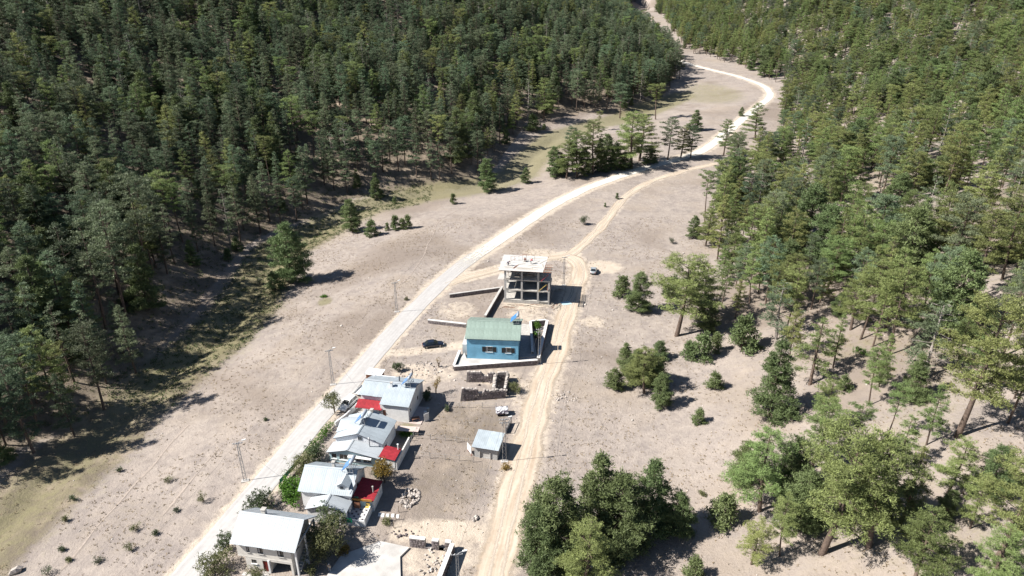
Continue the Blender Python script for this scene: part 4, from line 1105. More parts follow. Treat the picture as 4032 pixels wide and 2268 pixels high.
# red-roofed side room
walls(h2, M['plaster_white'], 8.35, 11.35, 1.1, 5.2, -0.5, 2.1, name='side_wall')
rr = MB().slab([(8.22, 0.75, 2.75), (11.5, 0.75, 2.3), (11.5, 5.3, 2.3), (8.22, 5.3, 2.75)], 0.07).build('side_roof', M['fascia'], h2)
roof_plane(rr, (11.5, 0.75, 2.3), (0, 1, 0), (-3.28, 0, 0.45), 4.55, 3.3, 'sheet_red', 0.9)
part('fascia_board', M['orange_board'], h2, (8.2, 0.62, 2.25, 11.3, 0.74, 2.6))
pipe(rr, 10.9, 2.6, 2.3, 3.5, 0.10, 'concrete')
# raised terrace with patterned floor
te = part('terrace', M['plaster_white'], h2, (8.25, -2.2, -0.5, 11.1, 1.08, 0.95))
tl = {}
for nm in ('tile_pale', 'tile_dark'):
    if nm == 'tile_pale': tl[nm] = MB().box(-0.235, -0.235, 0, 0.235, 0.235, 0.02).mesh('tile', M[nm])
    else: tl[nm] = MB().tube([(0, 0, 0), (0, 0, 0.012)], 0.17, 8).mesh('tile_spot', M[nm])
for i in range(5):
    for j in range(5):
        s = link('tile', tl['tile_pale'], te, (8.62 + i * 0.48, -1.75 + j * 0.48, 0.953))
        if (i + j) % 2 == 0: link('tile_inlay', tl['tile_dark'], te, (8.62 + i * 0.48, -1.75 + j * 0.48, 0.975))
part('parapet', M['plaster_white'], te, (10.95, -2.2, 0.953, 11.1, 0.5, 1.55), (8.28, -2.2, 0.953, 10.94, -2.06, 1.1))
part('terrace_back_wall', M['plaster_pale_blue'], te, (8.36, 0.95, 0.953, 11.08, 1.07, 2.2))
cb = part('cabinet', M['brown_panel'], None, (-0.45, -0.2, 0, -0.01, 0.2, 1.1), (0.01, -0.2, 0, 0.45, 0.2, 1.1)); cb.parent = None
tm2 = Matrix.Translation(h2.location) @ Matrix.Rotation(math.radians(-8), 4, 'Z')
def on_h2(o, x, y, z): o.location = tm2 @ Vector((x, y, z)); o.rotation_euler = (0, 0, math.radians(-8)); return o
tag(on_h2(cb, 8.95, 0.62, 0.975), 'brown two door cabinet on the patterned terrace', 'cabinet')
b = MB(); b.box(-0.3, -0.3, 0.38, 0.3, 0.3, 0.44).box(-0.3, 0.26, 0.44, 0.3, 0.3, 0.9)
ch = thing('chair', 'yellow wooden chair on the patterned terrace', 'chair'); on_h2(ch, 10.6, 0.5, 0.975)
part('seat', M['plastic_yellow'], ch, (-0.3, -0.3, 0.38, 0.3, 0.3, 0.44)); part('backrest', M['plastic_yellow'], ch, (-0.3, 0.26, 0.45, 0.3, 0.3, 0.9))
for sx in (-0.27, 0.27):
    for sy in (-0.27, 0.27): part('leg', M['plastic_yellow'], ch, (sx - 0.025, sy - 0.025, 0, sx + 0.025, sy + 0.025, 0.378))
tag(on_h2(part('screen_panel', M['green_net'], None, (-0.4, -0.03, 0, 0.4, 0.03, 0.8)), 8.75, -2.3, 0.7), 'green panel at the near corner of the patterned terrace', 'panel')
tag(on_h2(part('screen_panel', M['green_net'], None, (-0.3, -0.03, 0, 0.3, 0.03, 0.7)), 8.85, 0.85, 2.1), 'green panel above the brown cabinet', 'panel')

# ---------------------------------------------------------------- house 3
h3 = frame_at('house', 'white brick house with wide metal gable roof and pale blue glazed front', 'house', -25.91, 93.37, -10.9)
walls(h3, M['white_brick'], -4.15, 4.15, 0.25, 6.5, -0.5, 2.95, {'f': [(-0.35, 0.35, 3.0, 3.0)], 'r': [(0.6, 1.1, 1.0, 1.8), (1.6, 2.2, -0.4, 1.6)]}, gable=('y', 0.0, 4.4))
r3 = gable_roof(h3, 'y', 0.0, 6.85, -4.45, 0.0, 4.45, 3.0, 4.55, 3.0, 'sheet', 0.95)
o = part('gable_window', M['frame_white'], h3, (-0.1, 0.19, 3.15, 0.75, 0.247, 3.95)); part('pane', M['glass'], o, (-0.02, 0.17, 3.22, 0.30, 0.187, 3.88), (0.35, 0.17, 3.22, 0.67, 0.187, 3.88))
window(h3, 'r', 4.15, 0.6, 1.1, 1.0, 1.8, 'frame_dark', 0)
# cross gable on the road side
MB().slab([(-4.6, 3.85, 4.15), (-4.6, 1.6, 3.12), (-1.6, 2.4, 4.02), (-0.4, 3.85, 4.42)], 0.08).build('cross_gable_roof', M['sheet'], r3)
MB().slab([(-4.6, 3.87, 4.15), (-0.4, 3.87, 4.42), (-1.2, 5.2, 4.2), (-4.6, 6.0, 3.12)], 0.08).build('cross_gable_roof', M['sheet_white'], r3)
MB().add([(-4.35, 1.9, 2.9), (-4.35, 5.8, 2.9), (-4.35, 3.85, 4.02), (-4.15, 1.9, 2.9), (-4.15, 5.8, 2.9), (-4.15, 3.85, 4.02)], [(0, 1, 2), (5, 4, 3), (0, 3, 4, 1), (1, 4, 5, 2), (2, 5, 3, 0)]).build('cross_gable_wall', M['white_brick'], h3)
chimney(r3, 0.1, 6.5, 4.2, 5.0, 0.45, 'concrete')
# low front with its own gable and glazing
walls(h3, M['plaster_pale_blue'], -4.25, 4.5, -2.3, 0.24, -0.5, 2.0, {'f': [(-3.9, -3.0, 0.75, 1.75), (-2.5, -1.0, 0.7, 1.8), (-0.5, 1.3, 0.75, 1.8), (1.7, 3.1, 0.75, 1.75)]}, gable=('y', -0.9, 2.85), name='front_wall')
r3b = gable_roof(h3, 'y', -2.65, 0.22, -4.6, -0.9, 4.75, 2.1, 3.05, 2.1, 'sheet_white', 0.95)
for a0, a1, mu in ((-3.9, -3.0, 0), (-2.5, -1.0, 1), (-0.5, 1.3, 1), (1.7, 3.1, 1)): window(h3, 'f', -2.3, a0, a1, 0.75 if a0 != -2.5 else 0.7, 1.8 if a0 in (-2.5, -0.5) else 1.75, 'frame_white', mu, 'frame_white')
for a0, a1 in ((-0.8, 1.5), (1.55, 3.3)): MB().slab([(a0, -2.9, 1.86), (a1, -2.9, 1.86), (a1, -2.31, 2.0), (a0, -2.31, 2.0)], 0.05).build('window_canopy', M['frame_white'], h3)
pipe(r3b, 2.2, -0.35, 2.6, 4.3, 0.11, 'steel')
# red side roof
walls(h3, M['plaster_white'], 4.75, 7.25, -2.4, 0.35, -0.5, 1.95, name='side_wall')
rr = MB().slab([(4.62, -2.6, 2.55), (7.4, -2.6, 2.15), (7.4, 0.5, 2.15), (4.62, 0.5, 2.55)], 0.07).build('side_roof', M['fascia'], h3)
roof_plane(rr, (7.4, -2.6, 2.15), (0, 1, 0), (-2.78, 0, 0.40), 3.1, 2.8, 'sheet_red', 0.9)
pipe(rr, 7.0, 0.2, 2.2, 3.3, 0.11, 'plaster_white')
yw = thing('garden_wall', 'white plastered yard wall right of the red side roof', 'wall', h3.location, math.radians(-10.9))
part('wall', M['plaster_white'], yw, (7.42, -2.4, -0.5, 7.58, 4.2, 1.75)); part('wall_cap', M['coping'], yw, (7.38, -2.42, 1.753, 7.62, 4.22, 1.82))

# ---------------------------------------------------------------- house 4
h4 = frame_at('house', 'pale grey house with metal roof and red porch awning, farthest of the row', 'house', -27.6, 109.1, -11.0)
walls(h4, M['plaster_white'], 0.3, 4.6, -3.0, 4.0, -0.5, 3.85, gable=None, name='wall')
walls(h4, M['plaster_white'], 4.6, 9.9, -4.6, 4.0, -0.5, 3.45, {'r': [(-3.6, -3.1, 1.6, 2.3), (0.5, 1.1, 1.4, 2.3)], 'f': [(5.0, 5.6, 0.3, 2.2)]}, name='front_wall')
MB().add([(9.68, -4.6, 3.452), (9.9, -4.6, 3.452), (9.9, 4.0, 3.452), (9.68, 4.0, 3.452), (9.68, 0, 5.0), (9.9, 0, 5.0)], [(0, 4, 5, 1), (1, 5, 2), (2, 5, 4, 3), (3, 4, 0)]).build('gable', M['plaster_white'], h4)
MB().add([(0.3, -3.0, 3.852), (0.52, -3.0, 3.852), (0.52, 4.0, 3.852), (0.3, 4.0, 3.852), (0.3, 0, 5.0), (0.52, 0, 5.0)], [(0, 4, 5, 1), (1, 5, 2), (2, 5, 4, 3), (3, 4, 0)]).build('gable', M['plaster_white'], h4)
window(h4, 'r', 9.9, 0.5, 1.1, 1.4, 2.3, 'frame_dark', 0); window(h4, 'r', 9.9, -3.6, -3.1, 1.6, 2.3, 'frame_dark', 0)
part('door', M['board_brown'], h4, (5.03, -4.5, -0.3, 5.57, -4.45, 2.18))
sl = 0.325
rm = MB().slab([(0, -3.45, 5.2 - sl * 3.45), (4.62, -3.45, 5.2 - sl * 3.45), (4.62, 0, 5.2), (0, 0, 5.2)], 0.1)
rm.slab([(4.623, -4.95, 5.2 - sl * 4.95), (10.2, -4.95, 5.2 - sl * 4.95), (10.2, 0, 5.2), (4.623, 0, 5.2)], 0.1)
rm.slab([(0, 0.003, 5.2), (10.2, 0.003, 5.2), (10.2, 4.35, 5.2 - 0.36 * 4.35), (0, 4.35, 5.2 - 0.36 * 4.35)], 0.1)
r4 = rm.build('roof', M['fascia'], h4)
roof_plane(r4, (0, -3.45, 5.2 - sl * 3.45), (1, 0, 0), (0, 3.45, sl * 3.45), 4.62, 3.63, 'sheet', 0.92)
roof_plane(r4, (4.62, -4.95, 5.2 - sl * 4.95), (1, 0, 0), (0, 4.95, sl * 4.95), 5.58, 5.2, 'sheet', 0.93)
roof_plane(r4, (0, 4.35, 5.2 - 0.36 * 4.35), (1, 0, 0), (0, -4.35, 0.36 * 4.35), 10.2, 4.62, 'sheet', 0.93)
part('ridge_cap', M['sheet_white'], r4, (0, -0.2, 5.215, 10.2, 0.2, 5.27))
chimney(r4, 5.6, -0.9, 4.8, 5.75, 0.4, 'plaster_white'); pipe(r4, 6.3, 1.4, 4.6, 5.7, 0.12, 'dark_steel')
aw = MB().slab([(-0.2, -5.0, 2.3), (4.9, -5.0, 2.3), (4.9, -3.02, 2.95), (-0.2, -3.02, 2.95)], 0.05).build('awning', M['fascia'], h4)
roof_plane(aw, (-0.2, -5.0, 2.3), (1, 0, 0), (0, 1.98, 0.65), 5.1, 2.08, 'sheet_red', 0.85, ribs=5)
for x in (-0.1, 2.4, 4.5): part('awning_post', M['dark_steel'], h4, (x - 0.05, -4.9, -0.4, x + 0.05, -4.8, 2.26))
part('patio', M['concrete_pale'], h4, (-0.6, -6.0, -0.5, 4.58, -3.02, 0.12))
part('side_patio', M['pink_sheet'], h4, (9.92, -4.8, -0.5, 12.2, 0.5, 0.12))

# ---------------------------------------------------------------- blue house
h5 = frame_at('house', 'bright blue house with green metal roof behind a stone wall', 'house', -9.83, 124.3, -4.2, dz=-0.05)
walls(h5, M['plaster_blue'], 0.35, 11.15, 0.35, 9.4, -0.8, 5.35, {'f': [(4.35, 5.75, 2.35, 3.55), (8.45, 9.6, 2.25, 3.45)]}, gable=('x', 4.9, 7.05))
r5 = gable_roof(h5, 'x', 0.0, 11.55, 0.0, 4.9, 9.8, 5.45, 7.25, 5.45, 'sheet_green', 0.97)
for a0, a1, z0, z1 in ((4.35, 5.75, 2.35, 3.55), (8.45, 9.6, 2.25, 3.45)):
    w5 = window(h5, 'f', 0.35, a0, a1, z0, z1, 'frame_dark', 1, 'frame_white', 0.22)
    for s0, s1 in ((a0 - 0.78, a0 - 0.03), (a1 + 0.03, a1 + 0.78)):
        sh_ = part('shutter', M['frame_dark'], w5, (s0, 0.29, z0 + 0.02, s1, 0.347, z1 - 0.02))
    part('lintel', M['frame_white'], w5, (a0 - 0.05, 0.30, z1 + 0.03, a1 + 0.05, 0.347, z1 + 0.11))
part('balcony', M['concrete_pale'], h5, (-1.0, 3.0, -0.5, 0.34, 7.0, 2.4)); part('door_panel', M['sheet_red'], h5, (0.30, 7.5, 2.0, 0.347, 8.4, 4.0))
# yard of the blue house: paved floor, planter and stone retaining wall
yd = MB().prism([(-11.7, 121.0), (5.2, 123.2), (5.3, 127), (1.6, 124.7), (-9.6, 124.6), (-10.2, 127)], -0.6, 0.55).build('terrace', M['concrete_pale'])
yd2 = MB().prism([(1.5, 124.6), (5.3, 125), (4.4, 139.5), (1.9, 139.8)], -0.6, 0.75).build('courtyard', M['concrete'])
tag(yd, 'pale paved strip in front of the blue house', 'terrace'); tag(yd2, 'grey concrete side yard right of the blue house', 'yard')
rw = thing('retaining_wall', 'rubble stone retaining wall with white coping around the blue house', 'wall')
stone_wall(rw, (-12.0, 120.7), (5.3, 122.95), 0.5, lambda s: (0.0, 0.95 + 0.01 * s), coping='coping', sw=0.55, shh=0.36)
stone_wall(rw, (-12.0, 121.0), (-11.2, 127.1), 0.45, lambda s: (0.0, 0.95), faces='b', coping='coping', sw=0.55, shh=0.36)
stone_wall(rw, (5.5, 123.3), (8.15, 140.3), 0.55, lambda s: (0.0, 1.35), faces='f', coping='coping', sw=0.6, shh=0.42)
stone_wall(rw, (4.35, 139.9), (7.9, 140.5), 0.45, lambda s: (0.0, 1.35), faces='f', coping='coping', sw=0.6, shh=0.42)
stone_wall(rw, (4.35, 126.0), (4.25, 139.7), 0.45, lambda s: (0.0, 1.3), faces='b', coping='coping', sw=0.6, shh=0.42)

# ---------------------------------------------------------------- unfinished concrete frame
bd = frame_at('unfinished_building', 'three level unfinished concrete frame with timber formwork roof', 'building', -1.66, 152.7, -7.5)
BX = (0.0, 4.1, 8.1, 10.75); BY = (0.0, 4.0, 8.0)
lev = [(0.55, 0.75), (3.32, 3.52), (6.12, 6.32)]
for i, x in enumerate(BX):
    for j, y in enumerate(BY):
        if i == 3 and j == 2: continue
        part('column', M['block'], bd, (x - 0.22, y - 0.22, -0.8, x + 0.22, y + 0.22, 8.98 if i < 3 else 6.1))
for k, (z0, z1) in enumerate(lev):
    part('floor_slab', M['concrete'], bd, (-0.4 if k != 1 else -0.4, -0.18, z0, 10.95 if k else 10.6, 8.2, z1))
    part('beam', M['concrete'], bd, (-0.3, -0.24, z0 - 0.06, 11.0 if k else 10.9, -0.183, z1 + 0.05))
part('base_wall', M['concrete'], bd, (-0.5, -0.35, -0.9, 8.4, -0.26, 0.45), (8.5, -0.3, -0.9, 11.0, -0.25, 0.25))
part('ledge', M['concrete_pale'], bd, (-1.9, -0.1, 6.0, -0.42, 3.6, 6.1))
part('back_wall', M['block'], bd, (0.3, 7.75, 0.76, 3.8, 7.95, 3.3), (4.4, 7.75, 3.53, 7.8, 7.95, 6.1))
# staircase flights on the right bay
for z0 in (0.75, 3.52):
    MB().slab([(9.0, 4.4, z0), (10.3, 4.4, z0), (10.3, 7.6, z0 + 2.6), (9.0, 7.6, z0 + 2.6)], 0.18).build('stair_flight', M['concrete'], bd)
part('brick_panel', M['board_brown'], bd, (10.3, 0.3, 3.55, 11.0, 0.5, 5.4))
# formwork roof: boards laid side by side, uneven edge on the right
fw = part('formwork_frame', M['board_brown'], bd, (-1.3, -1.0, 8.84, 9.6, -0.9, 8.97), (-1.3, 8.7, 8.84, 9.9, 8.8, 8.97), (-1.3, -0.88, 8.84, -1.2, 8.68, 8.97), (9.5, -0.88, 8.84, 9.6, 8.68, 8.97), (4.0, -0.88, 8.84, 4.1, 8.68, 8.97))
rb = random.Random(12)
M['formwork_sheet'] = mat('formwork_sheet', (0.54, 0.53, 0.51), var=0.16, vscale=1.3, bump=0.2, objvar=0.05)
bmesh_ = MB().box(0, 0, 0, 1, 0.455, 0.03).mesh('roof_board', M['formwork_sheet']); bmesh2 = MB().box(0, 0, 0, 1, 0.455, 0.03).mesh('roof_board', M['formwork_sheet'])
for k in range(21):
    x = -1.55 - (0.35 if k % 7 == 3 else 0) + rb.uniform(-0.05, 0.05); br_ = 2.55 + k * 0.02
    for a, b_ in ((x, br_), (br_ + 0.01, 9.3 + 0.02 * k + rb.uniform(-0.08, 0.08))):
        q = link('roof_board', rb.choice([bmesh_, bmesh2]), bd, (a, -1.1 + k * 0.475, 8.985 + rb.uniform(0, 0.004))); q.scale = (b_ - a, 1, 1)
pm = MB().box(-0.5, -0.06, 0, 0.5, 0.06, 0.05).mesh('plank', M['board']); pm2 = MB().box(-0.5, -0.06, 0, 0.5, 0.06, 0.05).mesh('plank', M['board_brown'])
def plank(par, x, y, z, ln, deg, brown=False, tilt=0.0, w=1.0, name='plank'):
    q = link(name, pm2 if brown else pm, par, (x, y, z)); q.scale = (ln, w, 1); q.rotation_euler = (0, tilt, math.radians(deg)); return q
for k in range(10): plank(bd, 10.35 + rb.uniform(-0.1, 0.15), -0.9 + k * 0.52, 8.9, 2.1, rb.uniform(-3, 3), k % 3 == 0)      # bare joists on the right overhang
for k in range(3): plank(bd, 10.1 + 0.4 * k, 1.5, 8.84, 5.0, 90, True)
for x, y, ln, dg, z in ((2.5, 1.4, 2.4, 72, 9.04), (2.2, 1.2, 2.2, 72, 9.10), (4.6, 0.9, 4.2, -2, 9.03), (5.4, 0.5, 5.0, -1, 9.03), (5.0, 0.1, 4.6, 1, 9.03), (7.0, 4.6, 3.0, 55, 9.04), (8.7, 5.2, 2.8, 60, 9.04), (7.2, 7.3, 4.2, 6, 9.03), (6.3, 2.6, 2.4, 20, 9.03), (8.2, 2.2, 2.2, -25, 9.03), (0.6, 1.2, 2.0, 0, 9.03), (0.9, 0.5, 2.0, 8, 9.03), (8.9, 3.0, 2.0, 100, 9.05), (-2.0, 4.8, 2.2, 0, 9.03), (3.6, 3.2, 2.0, 30, 9.03), (7.6, 1.4, 2.6, -5, 9.06), (4.4, 5.2, 1.8, 40, 9.03)):
    plank(bd, x, y, z, ln, dg, dg in (72,))
tf = MB()
for x, y, hgt in ((0.7, 5.4, 1.1), (1.7, 5.2, 1.1), (2.7, 5.6, 1.2), (4.6, 5.4, 1.9), (3.6, 5.9, 1.6)): tf.bar((x, y, 9.02), (x, y, 9.02 + hgt), 0.06)
tf.bar((0.7, 5.4, 10.05), (2.7, 5.6, 10.15), 0.05); tf.bar((2.7, 5.6, 10.15), (4.6, 5.4, 10.8), 0.06); tf.bar((3.6, 5.9, 10.5), (4.6, 5.4, 10.5), 0.05); tf.bar((4.6, 5.4, 10.85), (6.6, 6.0, 10.4), 0.06); tf.bar((6.6, 6.0, 9.02), (6.6, 6.0, 10.4), 0.05)
tf.bar((-0.2, 2.6, 9.1), (2.0, 4.6, 9.9), 0.05)
tf.build('timber_guard_frame', M['board_brown'], bd)
for (p, q, c) in (((8.8, -0.5, 6.35), (10.6, -0.6, 8.2), 'cloth_red'), ((8.2, -0.5, 3.6), (10.2, -0.6, 5.6), 'plastic_yellow'), ((8.2, 3.0, 3.6), (8.2, 2.0, 5.9), 'board')):
    MB().bar(p, q, 0.09).build('brace', M[c], bd)
for k in range(9): plank(bd, 1.2 + rb.uniform(0, 7), 1.2 + rb.uniform(0, 5), 6.34 + 0.01 * k, rb.uniform(2, 4), rb.uniform(-12, 12), k % 2 == 0)
for x in (0.45, 2.2, 5.6, 6.9, 9.3): MB().tube([(x, 2.0, 6.34), (x, 2.0, 8.82)], 0.05, 6).build('prop', M['board_brown'], bd)
for i, x in enumerate((0.6, 3.0, 6.0)): plank(bd, x, -0.6, 6.7 + 0.5 * i, 1.2, 0, False)
# lumber on the ground in front and at the side
lg = random.Random(31)
def lumber(label, cx, cy, n, rx, ry, ang):
    t = frame_at('lumber_pile', label, 'lumber', cx, cy, 0)
    for k in range(n): 
        q = plank(t, lg.uniform(-rx, rx), lg.uniform(-ry, ry), 0.03 + 0.055 * (k % 4), lg.uniform(1.4, 3.0), ang + lg.uniform(-25, 25), k % 4 == 0)
lumber('loose boards strewn in front of the unfinished building', 3.2, 150.4, 22, 4.8, 0.9, 0)
lumber('jumble of boards right of the unfinished building', 10.9, 150.2, 14, 1.2, 1.0, 70)
lumber('stack of boards behind the right side of the unfinished building', 12.2, 159.5, 12, 1.4, 0.8, 5)
gr = frame_at('ladder', 'wooden ladder frame lying across the dirt track by the building shadow', 'ladder', 17.0, 151.3, 80)
for y in (-0.6, 0.6): part('rail', M['dark_steel'], gr, (-1.6, y - 0.05, 0.1, 1.6, y + 0.05, 0.2))
for k in range(5): part('rung', M['dark_steel'], gr, (-1.4 + k * 0.7 - 0.04, -0.55, 0.11, -1.4 + k * 0.7 + 0.04, 0.55, 0.19))
sd = part('sheet_cover', M['plaster_pale_blue'], None, (-1.2, -0.9, 0, 1.2, 0.9, 0.05)); sd.location = (13.4, 151.8, tz(13.4, 151.8) + 0.06); sd.rotation_euler = (0, 0, 0.3)
tag(sd, 'pale blue sheet lying in the shadow of the unfinished building', 'sheet')

# ---------------------------------------------------------------- shed
shd = frame_at('shed', 'small grey block shed with flat metal roof beside the lattice pole', 'shed', -6.35, 93.15, -14.0)
walls(shd, M['block'], 0.0, 4.0, 0.0, 3.6, -0.4, 2.35, {'f': [(1.0, 2.7, 0.15, 1.25)]}, sides='flrb')
MB().slab([(0, 0.2, 2.36), (0, 3.6, 2.36), (0, 3.6, 2.8)], 0.2).build('side_gable', M['block'], shd); MB().slab([(3.8, 0.2, 2.36), (3.8, 3.6, 2.8), (3.8, 3.6, 2.36)], -0.2).build('side_gable', M['block'], shd)
part('boarded_opening', M['concrete_pale'], shd, (1.0, 0.08, 0.15, 2.7, 0.14, 1.25)); part('pilaster', M['concrete_pale'], shd, (0.86, -0.14, -0.3, 1.0, -0.003, 1.4), (2.7, -0.14, -0.3, 2.84, -0.003, 1.4))
rr = MB().slab([(-0.35, -0.5, 2.36), (4.35, -0.5, 2.36), (4.35, 3.75, 2.92), (-0.35, 3.75, 2.92)], 0.09).build('roof', M['fascia'], shd)
roof_plane(rr, (-0.35, -0.5, 2.36), (1, 0, 0), (0, 4.25, 0.56), 4.7, 4.29, 'sheet', 2.35, ribs=7)
sg = frame_at('notice_board', 'blank white board on thin posts left of the grey shed', 'board', -7.25, 93.9, -60)
part('panel', M['frame_white'], sg, (-0.75, -0.03, 0.5, 0.75, 0.03, 1.9)); part('post', M['sheet_red'], sg, (-0.7, 0.035, -0.3, -0.63, 0.1, 1.6)); part('post', M['sheet_red'], sg, (0.63, 0.035, -0.3, 0.7, 0.1, 1.6))

# ---------------------------------------------------------------- ruin
ru = thing('ruin', 'roofless ruin with dark rubble stone walls beside the track', 'ruin')
def fr_top(s):
    return (-0.05, 2.75 - 0.13 * s - (0.0 if s < 3.0 else 0.75 if s < 4.3 else 0.1 if s < 5.0 else 0.35 if s < 5.8 else 0.0) + 0.1 * math.sin(s * 5))
stone_wall(ru, (-9.55, 109.8), (-1.25, 110.9), 0.6, fr_top, sw=0.55, shh=0.36)
stone_wall(ru, (-8.95, 116.5), (-3.6, 116.4), 0.55, lambda s: (0.0, (2.3 if s < 3.1 else 1.45 if s < 4.2 else 2.15) + 0.08 * math.sin(s * 6)), sw=0.55, shh=0.36)
stone_wall(ru, (-3.3, 116.6), (-3.55, 111.2), 0.75, lambda s: (0.0, 1.75 + 0.15 * math.sin(s * 3)), sw=0.6, shh=0.4, faces='b')
stone_wall(ru, (-1.35, 111.3), (-0.85, 117.0), 0.6, lambda s: (0.0, 1.75 + 0.12 * math.sin(s * 4)), sw=0.6, shh=0.4, faces='f')
stone_wall(ru, (-2.9, 117.1), (-1.1, 117.2), 0.6, lambda s: (0.0, 1.8), sw=0.55, shh=0.4)

# ---------------------------------------------------------------- other walls
w = thing('stone_wall', 'dark low field wall left of the unfinished building', 'wall')
stone_wall(w, (-15.75, 155.1), (-3.1, 159.2), 0.5, lambda s: (-0.05, 0.9), coping='concrete_pale', sw=0.6, shh=0.42)
w = thing('stone_wall', 'low wall with pale top running from the unfinished building to the blue house', 'wall')
stone_wall(w, (-6.3, 143.1), (-2.5, 159.4), 0.5, lambda s: (0.0, 1.1), coping='concrete_pale', sw=0.65, shh=0.45, faces='f')
w = thing('stone_wall', 'stone garden wall with white top between the road and the blue house', 'wall')
stone_wall(w, (-19.6, 141.5), (-10.6, 139.4), 0.5, lambda s: (-0.05, 0.85), coping='coping', sw=0.55, shh=0.36)
w = thing('stone_wall', 'broken grey stone wall with white top at the bottom, with two gaps', 'wall')
stone_wall(w, (-14.6, 73.4), (-8.6, 72.5), 0.5, lambda s: (-0.1, 1.6), coping='coping', sw=0.5, shh=0.33, gaps=((2.3, 3.3, 0.35), (4.25, 5.2, 0.1)))
stone_wall(w, (-9.75, 66.0), (-8.4, 72.2), 0.55, lambda s: (-0.1, 1.6), coping='coping', sw=0.55, shh=0.36, faces='f')
sl_ = MB().prism([(-24.0, 71.4), (-25.6, 66.5), (-14.9, 66.4), (-15.7, 71.1), (-14.6, 72.8), (-19.0, 74.0)], -0.5, 0.28).build('concrete_slab', M['concrete_pale'])
tag(sl_, 'bare white concrete foundation slab at the bottom of the picture', 'slab')
rbm = thing('rebar', 'thin starter bars rising from the foundation slab', 'rebar', (-20.5, 70.6, 0.28))
for dx, dy in ((0, 0), (0.3, 0.02), (0.02, 0.35), (0.33, 0.33)): MB().tube([(dx, dy, -0.1), (dx + 0.03, dy, 0.9)], 0.02, 5).build('bar', M['dark_steel'], rbm)

# ---------------------------------------------------------------- roof-top heaters
def on_house(h, deg, x, y, z):
    m = Matrix.Translation(h.location) @ Matrix.Rotation(math.radians(deg), 4, 'Z'); return m @ Vector((x, y, z))
p = on_house(h2, -8, 7.35, 3.4, 5.86); solar('solar water heater on the roof with the dormer', p.x, p.y, p.z, -8)
p = on_house(h3, -10.9, -0.35, 3.4, 4.62); solar('solar water heater on the ridge of the white brick house', p.x, p.y, p.z, -10.9)
p = on_house(h4, -11, 8.6, -0.1, 5.32); solar('solar water heater on the roof with the red awning', p.x, p.y, p.z, -11)
p = on_house(h5, -4.2, 10.3, 4.9, 7.36); solar('solar water heater on the green roof', p.x, p.y, p.z, -4)
